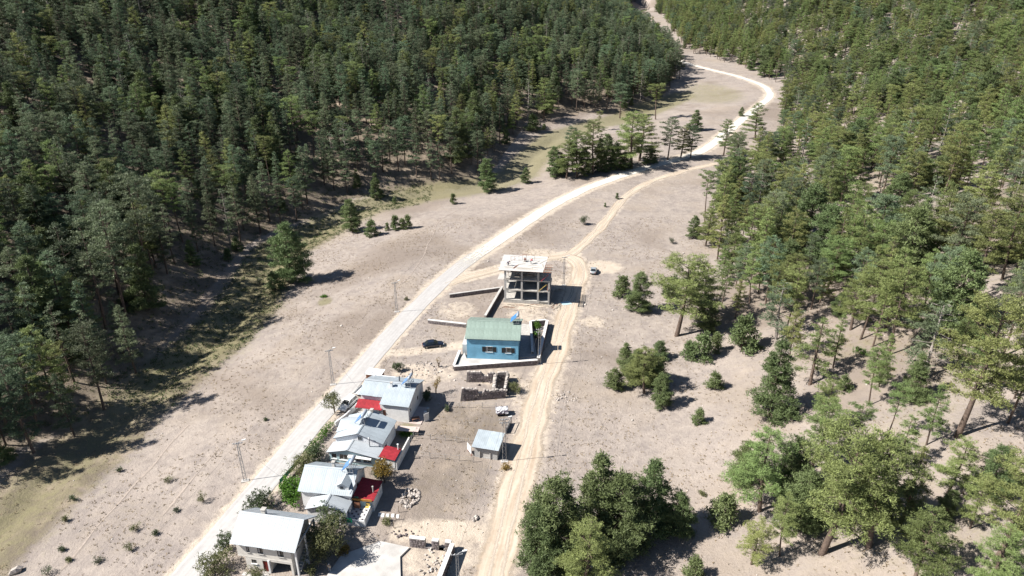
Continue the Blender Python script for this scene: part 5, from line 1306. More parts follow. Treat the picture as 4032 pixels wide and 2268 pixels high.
# ---------------------------------------------------------------- vehicles
def car(name, label, x, y, deg, paint, L=4.5, W=1.74, Hh=1.44, boxy=0.0, hatch=False):
    """heading +x; body lofted from cross sections, glass and wheels set on it"""
    t = thing(name, label, 'car', (x, y, tz(x, y) + 0.03), math.radians(deg))
    k = W / 2
    belt = 0.88 + 0.06 * boxy
    sec = [(0.0, 0.36, 0.62, 0.80), (0.04, 0.24, 0.86, 0.92), (0.16, 0.20, belt + 0.02, 0.97), (0.34, 0.20, belt + 0.01, 1.0), (0.62, 0.20, belt - 0.02, 1.0), (0.72, 0.20, belt - 0.05, 0.99), (0.90, 0.21, belt - 0.17, 0.95), (0.975, 0.24, belt - 0.26, 0.86), (1.0, 0.34, belt - 0.36, 0.72)]
    b = MB(); n = 10; rings = []
    for u, zb, zt, wf in sec:
        w = k * wf
        rings.append([(L * (u - 0.5), yy, zz) for yy, zz in ((-w * 0.86, zb), (-w, zb + 0.16), (-w, zt - 0.20), (-w * 0.94, zt - 0.06), (-w * 0.80, zt), (w * 0.80, zt), (w * 0.94, zt - 0.06), (w, zt - 0.20), (w, zb + 0.16), (w * 0.86, zb))])
    for r_ in rings: b.v += r_
    for i in range(len(rings) - 1):
        for q in range(n): b.f.append((i * n + q, (i + 1) * n + q, (i + 1) * n + (q + 1) % n, i * n + (q + 1) % n))
    b.f.append(tuple(range(n))); b.f.append(tuple(reversed(range((len(rings) - 1) * n, len(rings) * n))))
    body = b.build('body', M[paint], t, smooth=True)
    c = MB(); x0, x1, x2, x3 = (0.13 if not hatch else 0.04, 0.27 if not hatch else 0.10, 0.53, 0.71)
    zb = belt - 0.02; zt = Hh
    wb, wt = k * 0.93, k * (0.70 + 0.1 * boxy)
    X = [L * (q - 0.5) for q in (x0, x1, x2, x3)]
    V = [(X[0], -wb, zb), (X[1], -wt, zt - 0.03), (X[2], -wt, zt), (X[3], -wb, zb), (X[0], wb, zb), (X[1], wt, zt - 0.03), (X[2], wt, zt), (X[3], wb, zb)]
    c.add(V, [(0, 3, 2, 1), (4, 5, 6, 7), (1, 2, 6, 5), (0, 1, 5, 4), (2, 3, 7, 6), (0, 4, 7, 3)])
    c.build('cabin', M[paint], t)
    def lerp(a, d, u): return tuple(a[i] + (d[i] - a[i]) * u for i in range(3))
    def pane(nm, q, off):
        o = Vector(off); cen = sum((Vector(p_) for p_ in q), Vector()) / 4
        MB().slab([cen + (Vector(p_) - cen) * 0.86 + o for p_ in q], 0.012).build(nm, M['glass'], t)
    pane('windscreen', [V[3], V[7], V[6], V[2]], (0.02, 0, 0.02)); pane('rear_window', [V[0], V[1], V[5], V[4]][::-1], (-0.02, 0, 0.02))
    for s in (0, 4):
        A, B_, C_, D_ = V[s], V[s + 1], V[s + 2], V[s + 3]; sg = -1 if s == 0 else 1
        m0, m1 = lerp(A, D_, 0.5), lerp(B_, C_, 0.5)
        q1, q2 = [A, m0, m1, B_], [m0, D_, C_, m1]
        if s: q1, q2 = q1[::-1], q2[::-1]
        pane('side_window', q1, (0, sg * 0.02, 0.01)); pane('side_window', q2, (0, sg * 0.02, 0.01))
    for ux in (0.17, 0.80):
        for sg in (-1, 1):
            cx = L * (ux - 0.5); yy = sg * (k - 0.10)
            w_ = MB().tube([(cx, yy - 0.11, 0.31), (cx, yy - 0.09, 0.31), (cx, yy + 0.09, 0.31), (cx, yy + 0.11, 0.31)], [0.27, 0.315, 0.315, 0.27], 16).build('wheel', M['tyre'], t)
            MB().tube([(cx, yy + sg * 0.108, 0.31), (cx, yy + sg * 0.125, 0.31)], 0.20, 12).build('rim', M['rim'], w_)
    for sg in (-1, 1):
        part('headlight', M['lamp_clear'], t, (L * 0.462, sg * k * 0.52, belt - 0.36, L * 0.487, sg * k * 0.84, belt - 0.22))
        part('tail_light', M['lamp_red'], t, (-L * 0.505, sg * k * 0.50, 0.62, -L * 0.488, sg * k * 0.86, 0.78))
        part('mirror', M[paint], t, (L * 0.13, sg * (k + 0.02), belt, L * 0.16, sg * (k + 0.16), belt + 0.13))
    return t
car('car', 'black sedan parked on the pale drive left of the blue house', -17.25, 130.6, 14.0, 'black_paint', L=4.7, W=1.8, Hh=1.42)
car('car', 'silver car parked in the sandy patch right of the dirt track', 22.2, 171.0, 80.0, 'silver_paint', L=4.1, W=1.66, Hh=1.42, boxy=0.5)
car('car', 'white car parked under the small tree beside the red awning house', -31.0, 107.9, -112.0, 'white_paint', L=4.5, W=1.8, Hh=1.6, boxy=0.8, hatch=True)

# ---------------------------------------------------------------- people
def person(label, x, y, z, deg, shirt, trousers, pose='stand', cap=False):
    t = thing('person', label, 'person', (x, y, z), math.radians(deg))
    if pose == 'stand': J = dict(pel=(0, 0, .93), chest=(0.03, 0, 1.33), neck=(0.03, 0, 1.50), head=(0.05, 0, 1.63), lh=(0, .10, .90), lk=(.06, .12, .50), la=(0, .12, .09), lf=(.16, .13, .05), rh=(0, -.10, .90), rk=(.10, -.12, .50), ra=(-.04, -.12, .09), rf=(.12, -.13, .05), ls=(.03, .19, 1.40), le=(.08, .25, 1.12), lw=(.26, .20, 1.0), rs=(.03, -.19, 1.40), re=(.10, -.25, 1.12), rw=(.30, -.18, 1.05))
    elif pose == 'bend': J = dict(pel=(-.12, 0, .88), chest=(.20, 0, 1.16), neck=(.34, 0, 1.24), head=(.46, 0, 1.27), lh=(-.12, .10, .86), lk=(.02, .13, .48), la=(-.06, .13, .09), lf=(.12, .14, .05), rh=(-.12, -.10, .86), rk=(.06, -.13, .48), ra=(-.10, -.13, .09), rf=(.08, -.14, .05), ls=(.24, .19, 1.17), le=(.34, .24, .92), lw=(.46, .20, .68), rs=(.24, -.19, 1.17), re=(.36, -.24, .92), rw=(.50, -.18, .70))
    else: J = dict(pel=(-.1, 0, .42), chest=(.08, 0, .78), neck=(.14, 0, .95), head=(.18, 0, 1.08), lh=(-.1, .11, .42), lk=(.30, .16, .50), la=(.12, .14, .09), lf=(.28, .15, .05), rh=(-.1, -.11, .42), rk=(.28, -.16, .48), ra=(.10, -.14, .09), rf=(.26, -.15, .05), ls=(.10, .19, .86), le=(.22, .25, .62), lw=(.42, .18, .56), rs=(.10, -.19, .86), re=(.24, -.25, .62), rw=(.44, -.16, .52))
    def skin(nm, chain, rad, m):
        names = []
        for a, b in chain:
            for q in (a, b):
                if q not in names: names.append(q)
        me = bpy.data.meshes.new(nm); me.from_pydata([J[q] for q in names], [(names.index(a), names.index(b)) for a, b in chain], [])
        o = link(nm, me, t); sk = o.modifiers.new('skin', 'SKIN'); sk.use_smooth_shade = True
        for i, q in enumerate(names):
            r_ = rad.get(q, 0.06); me.skin_vertices[0].data[i].radius = (r_, r_) if not hasattr(r_, '__len__') else r_
        me.skin_vertices[0].data[0].use_root = True
        o.modifiers.new('sub', 'SUBSURF').levels = 1; o.modifiers['sub'].render_levels = 2
        me.materials.append(m); return o
    skin('body', [('pel', 'chest'), ('chest', 'neck'), ('neck', 'head'), ('pel', 'lh'), ('lh', 'lk'), ('lk', 'la'), ('la', 'lf'), ('pel', 'rh'), ('rh', 'rk'), ('rk', 'ra'), ('ra', 'rf'), ('chest', 'ls'), ('ls', 'le'), ('le', 'lw'), ('chest', 'rs'), ('rs', 're'), ('re', 'rw')],
         dict(pel=(.14, .11), chest=(.16, .12), neck=.055, head=(.085, .10), lh=.09, rh=.09, lk=.062, rk=.062, la=.045, ra=.045, lf=.04, rf=.04, ls=.06, rs=.06, le=.045, re=.045, lw=.035, rw=.035), M['skin'])
    skin('shirt', [('pel', 'chest'), ('chest', 'ls'), ('ls', 'le'), ('chest', 'rs'), ('rs', 're')], dict(pel=(.165, .135), chest=(.19, .145), ls=.085, rs=.085, le=.065, re=.065), M[shirt])
    skin('trousers', [('pel', 'lh'), ('lh', 'lk'), ('lk', 'la'), ('pel', 'rh'), ('rh', 'rk'), ('rk', 'ra')], dict(pel=(.16, .13), lh=.105, rh=.105, lk=.08, rk=.08, la=.07, ra=.07), M[trousers])
    hx, hy, hz = J['head']
    MB().tube([(hx - .01, hy, hz + .0), (hx - .01, hy, hz + .07), (hx - .01, hy, hz + .125)], [.108, .10, .04], 12).build('cap' if cap else 'hair', M['cap' if cap else 'hair'], t, smooth=True)
    if cap: MB().box(hx + .08, hy - .07, hz + .03, hx + .17, hy + .07, hz + .045).build('cap_peak', M['cap'], t)
    for s in (-1, 1):
        for nm, c0 in (('lw', 1), ('rw', -1)):
            if c0 != s: continue
            wx, wy, wz = J[nm]
            for f in range(4): MB().tube([(wx + .02, wy + (f - 1.5) * .02, wz), (wx + .075, wy + (f - 1.5) * .021, wz - .03), (wx + .10, wy + (f - 1.5) * .021, wz - .065)], [.012, .010, .007], 5).build('finger', M['skin'], t)
            MB().tube([(wx + .01, wy - s * .04, wz), (wx + .05, wy - s * .065, wz - .02), (wx + .075, wy - s * .06, wz - .04)], [.013, .011, .008], 5).build('thumb', M['skin'], t)
    MB().tube([(hx + .085, hy, hz + .01), (hx + .125, hy, hz - .015)], [.012, .018], 6).build('nose', M['skin'], t)
    return t
p = on_house(bd, -7.5, 5.9, 3.6, 9.02); person('worker in red shirt bending on the formwork roof', p.x, p.y, p.z, 25, 'cloth_red', 'cap', 'bend')
p = on_house(bd, -7.5, 0.5, 1.9, 9.02); person('worker in grey violet clothes at the left front of the formwork roof', p.x, p.y, p.z, -40, 'cloth_grey', 'cloth_dark', 'bend')
p = on_house(bd, -7.5, 4.3, 5.0, 9.02); person('worker in rust coloured clothes crouching by the timber frame on the roof', p.x, p.y, p.z, -100, 'cloth_rust', 'cloth_dark', 'crouch')
p = on_ground(831, 1441); person('person in beige shirt and pale cap walking in the shade right of the nearest house', p.x, p.y, p.z, -120, 'cloth_beige', 'cloth_blue', 'stand', True)

# ---------------------------------------------------------------- poles and lines
def lattice_pole(label, x, y, Hh, deg, lamp=1, arm=True, zig=True, base=True, big=False):
    z0 = tz(x, y)
    t = thing('utility_pole', label, 'utility pole', (x, y, z0), math.radians(deg), 'lattice utility poles')
    w0, w1 = (0.24, 0.12) if not big else (0.32, 0.17)
    for s in (-1, 1):
        MB().bar((s * w0, 0, -0.3), (s * w1, 0, Hh), 0.075, 0.09).build('upright', M['steel'], t)
    br_ = MB(); n = int(Hh / 0.62)
    for k in range(n):
        a, b_ = k * Hh / n, (k + 1) * Hh / n
        wa, wb = w0 + (w1 - w0) * a / Hh, w0 + (w1 - w0) * b_ / Hh
        if zig: br_.bar((-wa if k % 2 else wa, 0, a), (wb if k % 2 else -wb, 0, b_), 0.045)
        else: br_.bar((-wa, 0, a), (wa, 0, a), 0.06)
    br_.build('lacing', M['steel'], t)
    if base: part('footing', M['concrete_pale'], t, (-0.6, -0.35, -0.4, 0.6, 0.35, 0.12))
    if arm:
        for zz in ((Hh - 0.1,) if not big else (Hh - 0.1, Hh - 0.7)):
            ca = part('crossarm', M['steel'], t, (-0.75, -0.05, zz - 0.06, 0.75, 0.05, zz + 0.04))
            for xx in (-0.68, -0.25, 0.25, 0.68): MB().tube([(xx, 0, zz + 0.045), (xx, 0, zz + 0.12), (xx, 0, zz + 0.2)], [0.03, 0.06, 0.03], 8).build('insulator', M['frame_white'], ca)
    if lamp:
        la = MB().bar((lamp * 0.1, 0, Hh + 0.05), (lamp * 0.75, 0, Hh + 0.35), 0.05).build('lamp_arm', M['steel'], t)
        MB().slab([(lamp * 0.7, -0.11, Hh + 0.42), (lamp * 1.3, -0.11, Hh + 0.52), (lamp * 1.3, 0.11, Hh + 0.52), (lamp * 0.7, 0.11, Hh + 0.42)] if lamp > 0 else [(lamp * 0.7, 0.11, Hh + 0.42), (lamp * 1.3, 0.11, Hh + 0.52), (lamp * 1.3, -0.11, Hh + 0.52), (lamp * 0.7, -0.11, Hh + 0.42)], 0.12).build('lamp_head', M['frame_white'], la)
    if big:
        for xx in (-0.3, 0.3): MB().tube([(xx, -0.1, Hh - 0.75), (xx, -0.1, Hh - 1.2)], 0.12, 8).build('insulator', M['rim'], t)
    return t, Vector((x, y, z0 + Hh))
poles_l, poles_r = [], []
for lab, x, y, h_ in (('lattice pole beside the road opposite the two nearest houses', -43.26, 87.4, 7.6), ('lattice pole beside the road opposite the red awning house', -35.6, 115.4, 7.9), ('lattice pole beside the road opposite the blue house', -27.75, 147.2, 7.8)):
    poles_l.append(lattice_pole(lab, x, y, h_, 15, zig=True)[1])
for lab, x, y, h_, zg, bg_ in (('lattice pole cut by the bottom edge beside the foundation wall', -6.9, 63.6, 8.6, True, False), ('tall lattice pole at the corner of the grey shed', -1.28, 91.9, 8.6, True, True), ('ladder like pole at the stone corner of the blue house yard', 5.7, 123.0, 8.4, False, True), ('thin pole between the unfinished building and the track', 13.5, 162.4, 8.0, False, False)):
    poles_r.append(lattice_pole(lab, x, y, h_, 8, zig=zg, big=bg_)[1])
def wire(label, pts, sag=0.5, r=0.011):
    b = MB()
    for a, c in zip(pts[:-1], pts[1:]):
        P_ = []
        for k in range(13):
            u = k / 12; q = a.lerp(c, u); q.z -= sag * 4 * u * (1 - u); P_.append(q)
        b.tube(P_, r, 5)
    tag(b.build('power_line', M['dark_steel']), label, 'power line')
zoff = Vector((0, 0, 0.15))
wire('overhead cable strung along the poles left of the road', [Vector((-50, 55, 7.8))] + [q + zoff for q in poles_l] + [Vector((-12, 200, 10))], 0.7)
wire('overhead cable strung along the poles beside the dirt track', [q + zoff for q in poles_r] + [Vector((26, 205, 11.0))], 0.7, 0.014)
wire('white service cable from the roadside pole to the roof with the dormer', [poles_l[0], on_house(h2, -8, 0.3, 0.4, 3.4)], 0.4, 0.014)
wire('pale service cable from the roadside pole to the red awning house', [poles_l[1], on_house(h4, -11, 0.2, -2.5, 4.3)], 0.4, 0.014)

# ---------------------------------------------------------------- fences
def fence(label, pts, hgt=1.3, gap=2.4, m='concrete', wires=2, name='wire_fence', pw=0.09):
    t = thing(name, label, 'fence', (0, 0, 0))
    P_ = [Vector((*q, 0)) for q in pts]; posts = []
    for a, c in zip(P_[:-1], P_[1:]):
        n = max(1, round((c - a).length / gap))
        for k in range(n): posts.append(a.lerp(c, k / n))
    posts.append(P_[-1])
    wr = MB(); prev = None
    for q in posts:
        z = tz(q.x, q.y); hh = hgt * rst.uniform(0.85, 1.1)
        MB().bar((q.x, q.y, z - 0.3), (q.x + rst.uniform(-.06, .06), q.y + rst.uniform(-.06, .06), z + hh), pw).build('post', M[m], t)
        cur = [Vector((q.x, q.y, z + hgt * f)) for f in (0.85, 0.45, 0.65)[:wires]]
        if prev:
            for a, c in zip(prev, cur): wr.bar(a, c, 0.016)
        prev = cur
    if wires: wr.build('wire', M['steel'], t)
    return t
def wpt(x, y): q = on_ground(x, y); return (q.x, q.y)
fence('wire fence from the white yard wall to the notice board', [wpt(1047, 1104), wpt(1120, 1110), wpt(1180, 1118)])
fence('wire fence from the red side roof to the grey shed', [wpt(1045, 1150), wpt(1120, 1158), wpt(1190, 1163)])
fence('wire fence between the ruin and the tarp covered cart', [wpt(1130, 1027), wpt(1180, 1027), wpt(1248, 1027)])
fence('short wire fence beside the green plot right of the white brick house', [wpt(1022, 1135), wpt(1035, 1110), wpt(1048, 1088)], 1.3, 1.6)
fence('leaning wooden posts beside the stone heap', [wpt(990, 1328), wpt(1003, 1290), wpt(1018, 1262), wpt(1022, 1240)], 1.25, 1.4, 'wood', 1)
fence('thin fence behind the red awning house', [wpt(1060, 1000), wpt(1095, 1003), wpt(1135, 1000)], 1.2, 2.0)
# wooden rail fence in front of the nearest house
wf = frame_at('rail_fence', 'rough wooden rail fence before the garage of the nearest house', 'fence', -37.98, 68.84, -10.1)
for k in range(5): MB().bar((4.9, -1.3 + 0.05 * k, 0.25 + 0.2 * k), (7.3, -1.5 + 0.04 * k, 0.22 + 0.2 * k), 0.09).build('rail', M['wood'], wf)
for x in (4.9, 7.35): MB().bar((x, -1.42, -0.3), (x, -1.35, 1.3), 0.12).build('post', M['wood'], wf)
for k in range(4): MB().bar((7.4, -1.5, 0.2 + 0.22 * k), (8.3, -0.8, 0.25 + 0.22 * k), 0.09).build('rail', M['board_brown'], wf)
MB().bar((8.3, -0.75, -0.3), (8.3, -0.7, 1.4), 0.11).build('post', M['wood'], wf)
wf = frame_at('rail_fence', 'single leaning rail with white cloth at the shady side of the nearest house', 'fence', -28.2, 70.0, -14)
MB().bar((0.2, 0, 0.9), (2.8, -0.3, 0.85), 0.06).build('rail', M['wood'], wf)
for x in (0.3, 1.5, 2.8): MB().bar((x, -0.1, -0.3), (x, -0.1, 1.0), 0.07).build('post', M['wood'], wf)
part('hung_cloth', M['tarp'], wf, (-0.6, -0.06, 0.05, 0.25, -0.03, 0.95))
# green net on a fence by the road
gn = thing('net_fence', 'green net fence along the road beside the vine', 'fence', (0, 0, 0))
A_, B_ = wpt(706, 1222), wpt(756, 1168)
for k in range(4):
    u = k / 3; q = (A_[0] + (B_[0] - A_[0]) * u, A_[1] + (B_[1] - A_[1]) * u); z = tz(*q)
    MB().bar((*q, z - 0.3), (*q, z + 1.3), 0.07).build('post', M['wood'], gn)
MB().bar((*A_, tz(*A_) + 0.85), (*B_, tz(*B_) + 0.85), 0.03, 0.8).build('net', M['green_net'], gn)

# ---------------------------------------------------------------- yard things
ct = frame_at('cart', 'trailer heaped with white and mauve tarpaulins beside the track', 'cart', -1.9, 105.4, 6)
part('bed', M['wood'], ct, (-1.0, -0.7, 0.45, 1.0, 0.7, 0.55)); part('frame', M['dark_steel'], ct, (-0.95, -0.6, 0.3, 0.95, 0.6, 0.447))
for sx in (-0.55, 0.55):
    for sy in (-0.72, 0.72): w_ = MB().tube([(sx, sy - 0.08, 0.28), (sx, sy + 0.08, 0.28)], 0.28, 14).build('wheel', M['tyre'], ct)
b = MB()
rt = np.random.RandomState(4); n = 9
V = [( -1.15 + 2.3 * i / (n - 1), -0.85 + 1.7 * j / (n - 1), 1.35 + rt.uniform(-0.16, 0.16) - (0.75 * max(0, abs(2 * j / (n - 1) - 1) - 0.7) / 0.3 * rt.uniform(0.5, 1.2))) for j in range(n) for i in range(n)]
b.add(V, [(j * n + i, j * n + i + 1, (j + 1) * n + i + 1, (j + 1) * n + i) for j in range(n - 1) for i in range(n - 1)]); b.build('white_tarp', M['tarp'], ct)
V = [(-1.0 + 2.0 * i / 4, -0.75, z + rt.uniform(-0.1, 0.1)) for z in (0.5, 1.25) for i in range(5)] + [(-1.0 + 2.0 * i / 4, 0.75, z + rt.uniform(-0.1, 0.1)) for z in (0.5, 1.25) for i in range(5)]
MB().add(V, [(i, i + 1, 6 + i, 5 + i) for i in range(4)] + [(11 + i, 10 + i, 15 + i, 16 + i) for i in range(4)] + [(0, 5, 15, 10), (4, 14, 19, 9)]).build('mauve_tarp', M['purple_tarp'], ct)
bp = frame_at('steel_frame', 'narrow dark steel gate frame beside the tall lattice pole', 'frame', -1.0, 99.4, 74)
for y in (0.0,): 
    for x in (0, 3.2): part('post', M['dark_steel'], bp, (x - 0.05, -0.05, -0.3, x + 0.05, 0.05, 1.5))
    part('rail', M['dark_steel'], bp, (0.052, -0.04, 1.4, 3.148, 0.04, 1.48)); part('panel', M['steel'], bp, (0.06, 0.1, 0.0, 3.1, 0.14, 0.85))
def rock_heap(label, cx, cy, n, rx, ry, hmax, smin, smax, pale=True, seed=1):
    t = frame_at('stone_heap', label, 'stones', cx, cy, 0); r = random.Random(seed)
    for k in range(n):
        a, q = r.uniform(0, 6.28), math.sqrt(r.random()); x, y = rx * q * math.cos(a), ry * q * math.sin(a); s = r.uniform(smin, smax)
        put_stone(t, Vector((x, y, tz(cx + x, cy + y) - tz(cx, cy) + hmax * (1 - q) * r.random() + s * 0.25)), a, s * r.uniform(0.8, 1.5), s, s * 0.8, pale, 0.8)
q = on_ground(1032, 1255); rock_heap('heap of pale rubble stones beside the leaning posts', q.x, q.y, 85, 1.5, 2.2, 0.7, 0.22, 0.5, True, 1)
q = on_ground(1418, 1000); rock_heap('scatter of white stones at the right edge of the dirt track', q.x, q.y, 40, 2.6, 2.0, 0.1, 0.12, 0.35, True, 2)
q = on_ground(1045, 930); rock_heap('spread of broken stones behind the red awning house', q.x, q.y, 70, 6.0, 3.0, 0.1, 0.15, 0.4, True, 3)
q = on_ground(1215, 955); rock_heap('fallen rubble inside the ruin', q.x, q.y, 30, 2.2, 2.4, 0.15, 0.2, 0.45, False, 4)
q = on_ground(1096, 1415); rock_heap('rubble spread beside the foundation slab inside the broken wall', q.x, q.y, 70, 2.2, 3.4, 0.1, 0.14, 0.38, True, 5)
q = on_ground(1100, 1352); rock_heap('brown soil lumps behind the broken stone wall', q.x - 4.5, q.y + 0.5, 22, 2.5, 0.8, 0.1, 0.15, 0.4, False, 6)
q = on_ground(1196, 1308); rock_heap('small pile of white bags and stones beside the track', q.x, q.y, 9, 0.6, 0.7, 0.3, 0.3, 0.5, True, 7)
# small hut behind the red awning house, low walls and sheets around the houses
ht = frame_at('hut', 'tiny hut with white flat roof beside the road behind the red awning house', 'hut', -27.5, 117.2, -12)
part('wall', M['board_brown'], ht, (-1.5, -1.0, -0.3, 1.5, 1.0, 1.75)); part('roof', M['frame_white'], ht, (-1.7, -1.25, 1.753, 1.8, 1.2, 1.87))
tl_ = frame_at('flatbed_trailer', 'white flatbed trailer parked behind the red awning house', 'trailer', -29.3, 112.4, 70)
part('bed', M['frame_white'], tl_, (-1.5, -0.85, 0.55, 1.5, 0.85, 0.68)); part('side_board', M['frame_white'], tl_, (-1.5, -0.85, 0.683, 1.5, -0.8, 0.98)); part('side_board', M['frame_white'], tl_, (-1.5, 0.8, 0.683, 1.5, 0.85, 0.98))
for sy in (-0.72, 0.72): MB().tube([(-0.2, sy - 0.08, 0.29), (-0.2, sy + 0.08, 0.29)], 0.29, 14).build('wheel', M['tyre'], tl_)
part('drawbar', M['dark_steel'], tl_, (1.502, -0.05, 0.5, 2.6, 0.05, 0.6)); part('chassis', M['dark_steel'], tl_, (-1.4, -0.5, 0.42, 1.4, 0.5, 0.547))
rwl = thing('boundary_wall', 'low white wall along the road in front of the white car', 'wall')
for (a, c) in (((-30.4, 104.2), (-28.6, 109.0)), ((-31.9, 101.5), (-30.4, 104.15))):
    a, c = Vector((*a, 0)), Vector((*c, 0)); z = tz(a.x, a.y); MB().bar(a + Vector((0, 0, z + 0.35)), c + Vector((0, 0, z + 0.35)), 0.28, 1.3).build('wall', M['plaster_white'], rwl)
pk = frame_at('sheet_roof', 'low pale pink sheet roof between the white brick house and the red awning house', 'roof', -19.6, 99.8, -6)
part('cover', M['pink_sheet'], pk, (-0.9, -0.7, 0.85, 3.1, 0.75, 0.93)); 
for x in (-0.8, 1.0, 3.0): part('post', M['wood'], pk, (x - 0.05, -0.6, -0.4, x + 0.05, -0.5, 0.847)); part('post', M['wood'], pk, (x - 0.05, 0.55, -0.4, x + 0.05, 0.65, 0.847))
tb = frame_at('table', 'brown wooden table on the shaded patio right of the red awning house', 'table', -17.6, 103.2, 20)
part('top', M['board_brown'], tb, (-0.7, -0.4, 0.68, 0.7, 0.4, 0.74))
for sx in (-0.6, 0.6):
    for sy in (-0.32, 0.32): part('leg', M['board_brown'], tb, (sx - 0.04, sy - 0.04, 0.1, sx + 0.04, sy + 0.04, 0.677))
for k, (dx, dy, lab) in enumerate(((0.6, 2.2, 'white oven box on the patio right of the red awning house'), (1.0, 0.6, 'white upright door leaf leaning on the patio edge'), (0.9, 3.6, 'grey metal drum beside the patio'))):
    x, y = -16.6 + dx, 102.6 + dy; z = tz(x, y)
    o = part(('oven', 'door_leaf', 'drum')[k], M['frame_white'], None, (-0.3, -0.3, 0, 0.3, 0.3, 0.75), (-0.22, -0.25, 0.753, 0.22, 0.25, 1.0)) if k == 0 else part('door_leaf', M['frame_white'], None, (-0.5, -0.03, 0, 0.5, 0.03, 1.7), (-0.05, -0.06, 0.8, 0.05, -0.033, 0.9)) if k == 1 else MB().tube([(0, 0, 0), (0, 0, 0.8), (0, 0, 0.85)], [0.3, 0.3, 0.26], 14).build('drum', M['steel'])
    o.location = (x, y, z); o.rotation_euler = (0, 0, 0.6 if k == 1 else 0); tag(o, lab, ('oven', 'door', 'drum')[k])
bw = frame_at('boundary_wall', 'low block wall behind the nearest house, under the vine', 'wall', -34.2, 77.6, -10)
part('wall', M['concrete'], bw, (0, -0.12, -0.3, 4.6, 0.12, 0.75)); part('wall_cap', M['coping'], bw, (-0.04, -0.16, 0.753, 4.64, 0.16, 0.83))
st = thing('stepping_slabs', 'white paving slabs on the grass right of the patterned terrace', 'slabs', (0, 0, 0))
for x, y in ((955, 1296), (963, 1297), (975, 1299), (988, 1299), (1000, 1300)): 
    q = on_ground(x, y); part('slab', M['coping'], st, (q.x - 0.22, q.y - 0.4, q.z - 0.1, q.x + 0.22, q.y + 0.4, q.z + 0.07))
# ---------------------------------------------------------------- shrubs and garden plants
def blob_pts(rng, n, rx, ry, rz, hollow=0.45, lobes=6):
    """clump centres spread through several overlapping lobes"""
    C_ = []
    lob = [(rng.uniform(-0.55, 0.55), rng.uniform(-0.55, 0.55), rng.uniform(-0.5, 0.55), rng.uniform(0.35, 0.62)) for _ in range(lobes)]
    for _ in range(n):
        a, b, c, s = lob[rng.randint(lobes)]
        d = rng.normal(0, 1, 3); d /= np.linalg.norm(d); d *= s * rng.uniform(hollow, 1.0) 
        C_.append(((a + d[0]) * rx, (b + d[1]) * ry, max(-0.92, c + d[2]) * rz))
    return np.array(C_)
def shrub(label, x, y, w, h, m, n=90, ln=0.22, wd=0.10, per=9, seed=0, name='shrub', depth=None, wispy=False, group=None, trunk=0.0, px=True):
    rng = np.random.RandomState(seed + 500)
    P = on_ground(x, y) if px else Vector((x, y, tz(x, y)))
    d = depth or w
    t = thing(name, label, 'tree' if 'tree' in name else 'hedge' if name == 'hedge' else 'shrub', P, rng.uniform(0, 0.3), group)
    C_ = blob_pts(rng, n, w / 2, d / 2, (h - trunk) / 2, 0.35 if wispy else 0.55, 7 if d < 4 else 16); C_[:, 2] += trunk + (h - trunk) / 2
    V, F, T = leaves(C_, per, ln, wd, rng, up=0.3 if not wispy else 0.8, spread=0.09 + 0.05 * wispy)
    link('foliage', np_mesh('foliage', V, F, M[m], tint=T), t)
    b = MB()
    for k in range(7 if not trunk else 9):
        c = C_[rng.randint(len(C_))]
        if trunk: b.tube([(0, 0, -0.2), (rng.uniform(-.1, .1), rng.uniform(-.1, .1), trunk * 0.8), tuple(c)], [0.10, 0.07, 0.02], 5, False)
        else: b.tube([(rng.uniform(-.15, .15) * w, rng.uniform(-.15, .15) * w, -0.1), tuple(c * 0.6), tuple(c)], [0.035, 0.025, 0.01], 4, False)
    b.build('stem', M['twig'], t)
    return t
S = 0
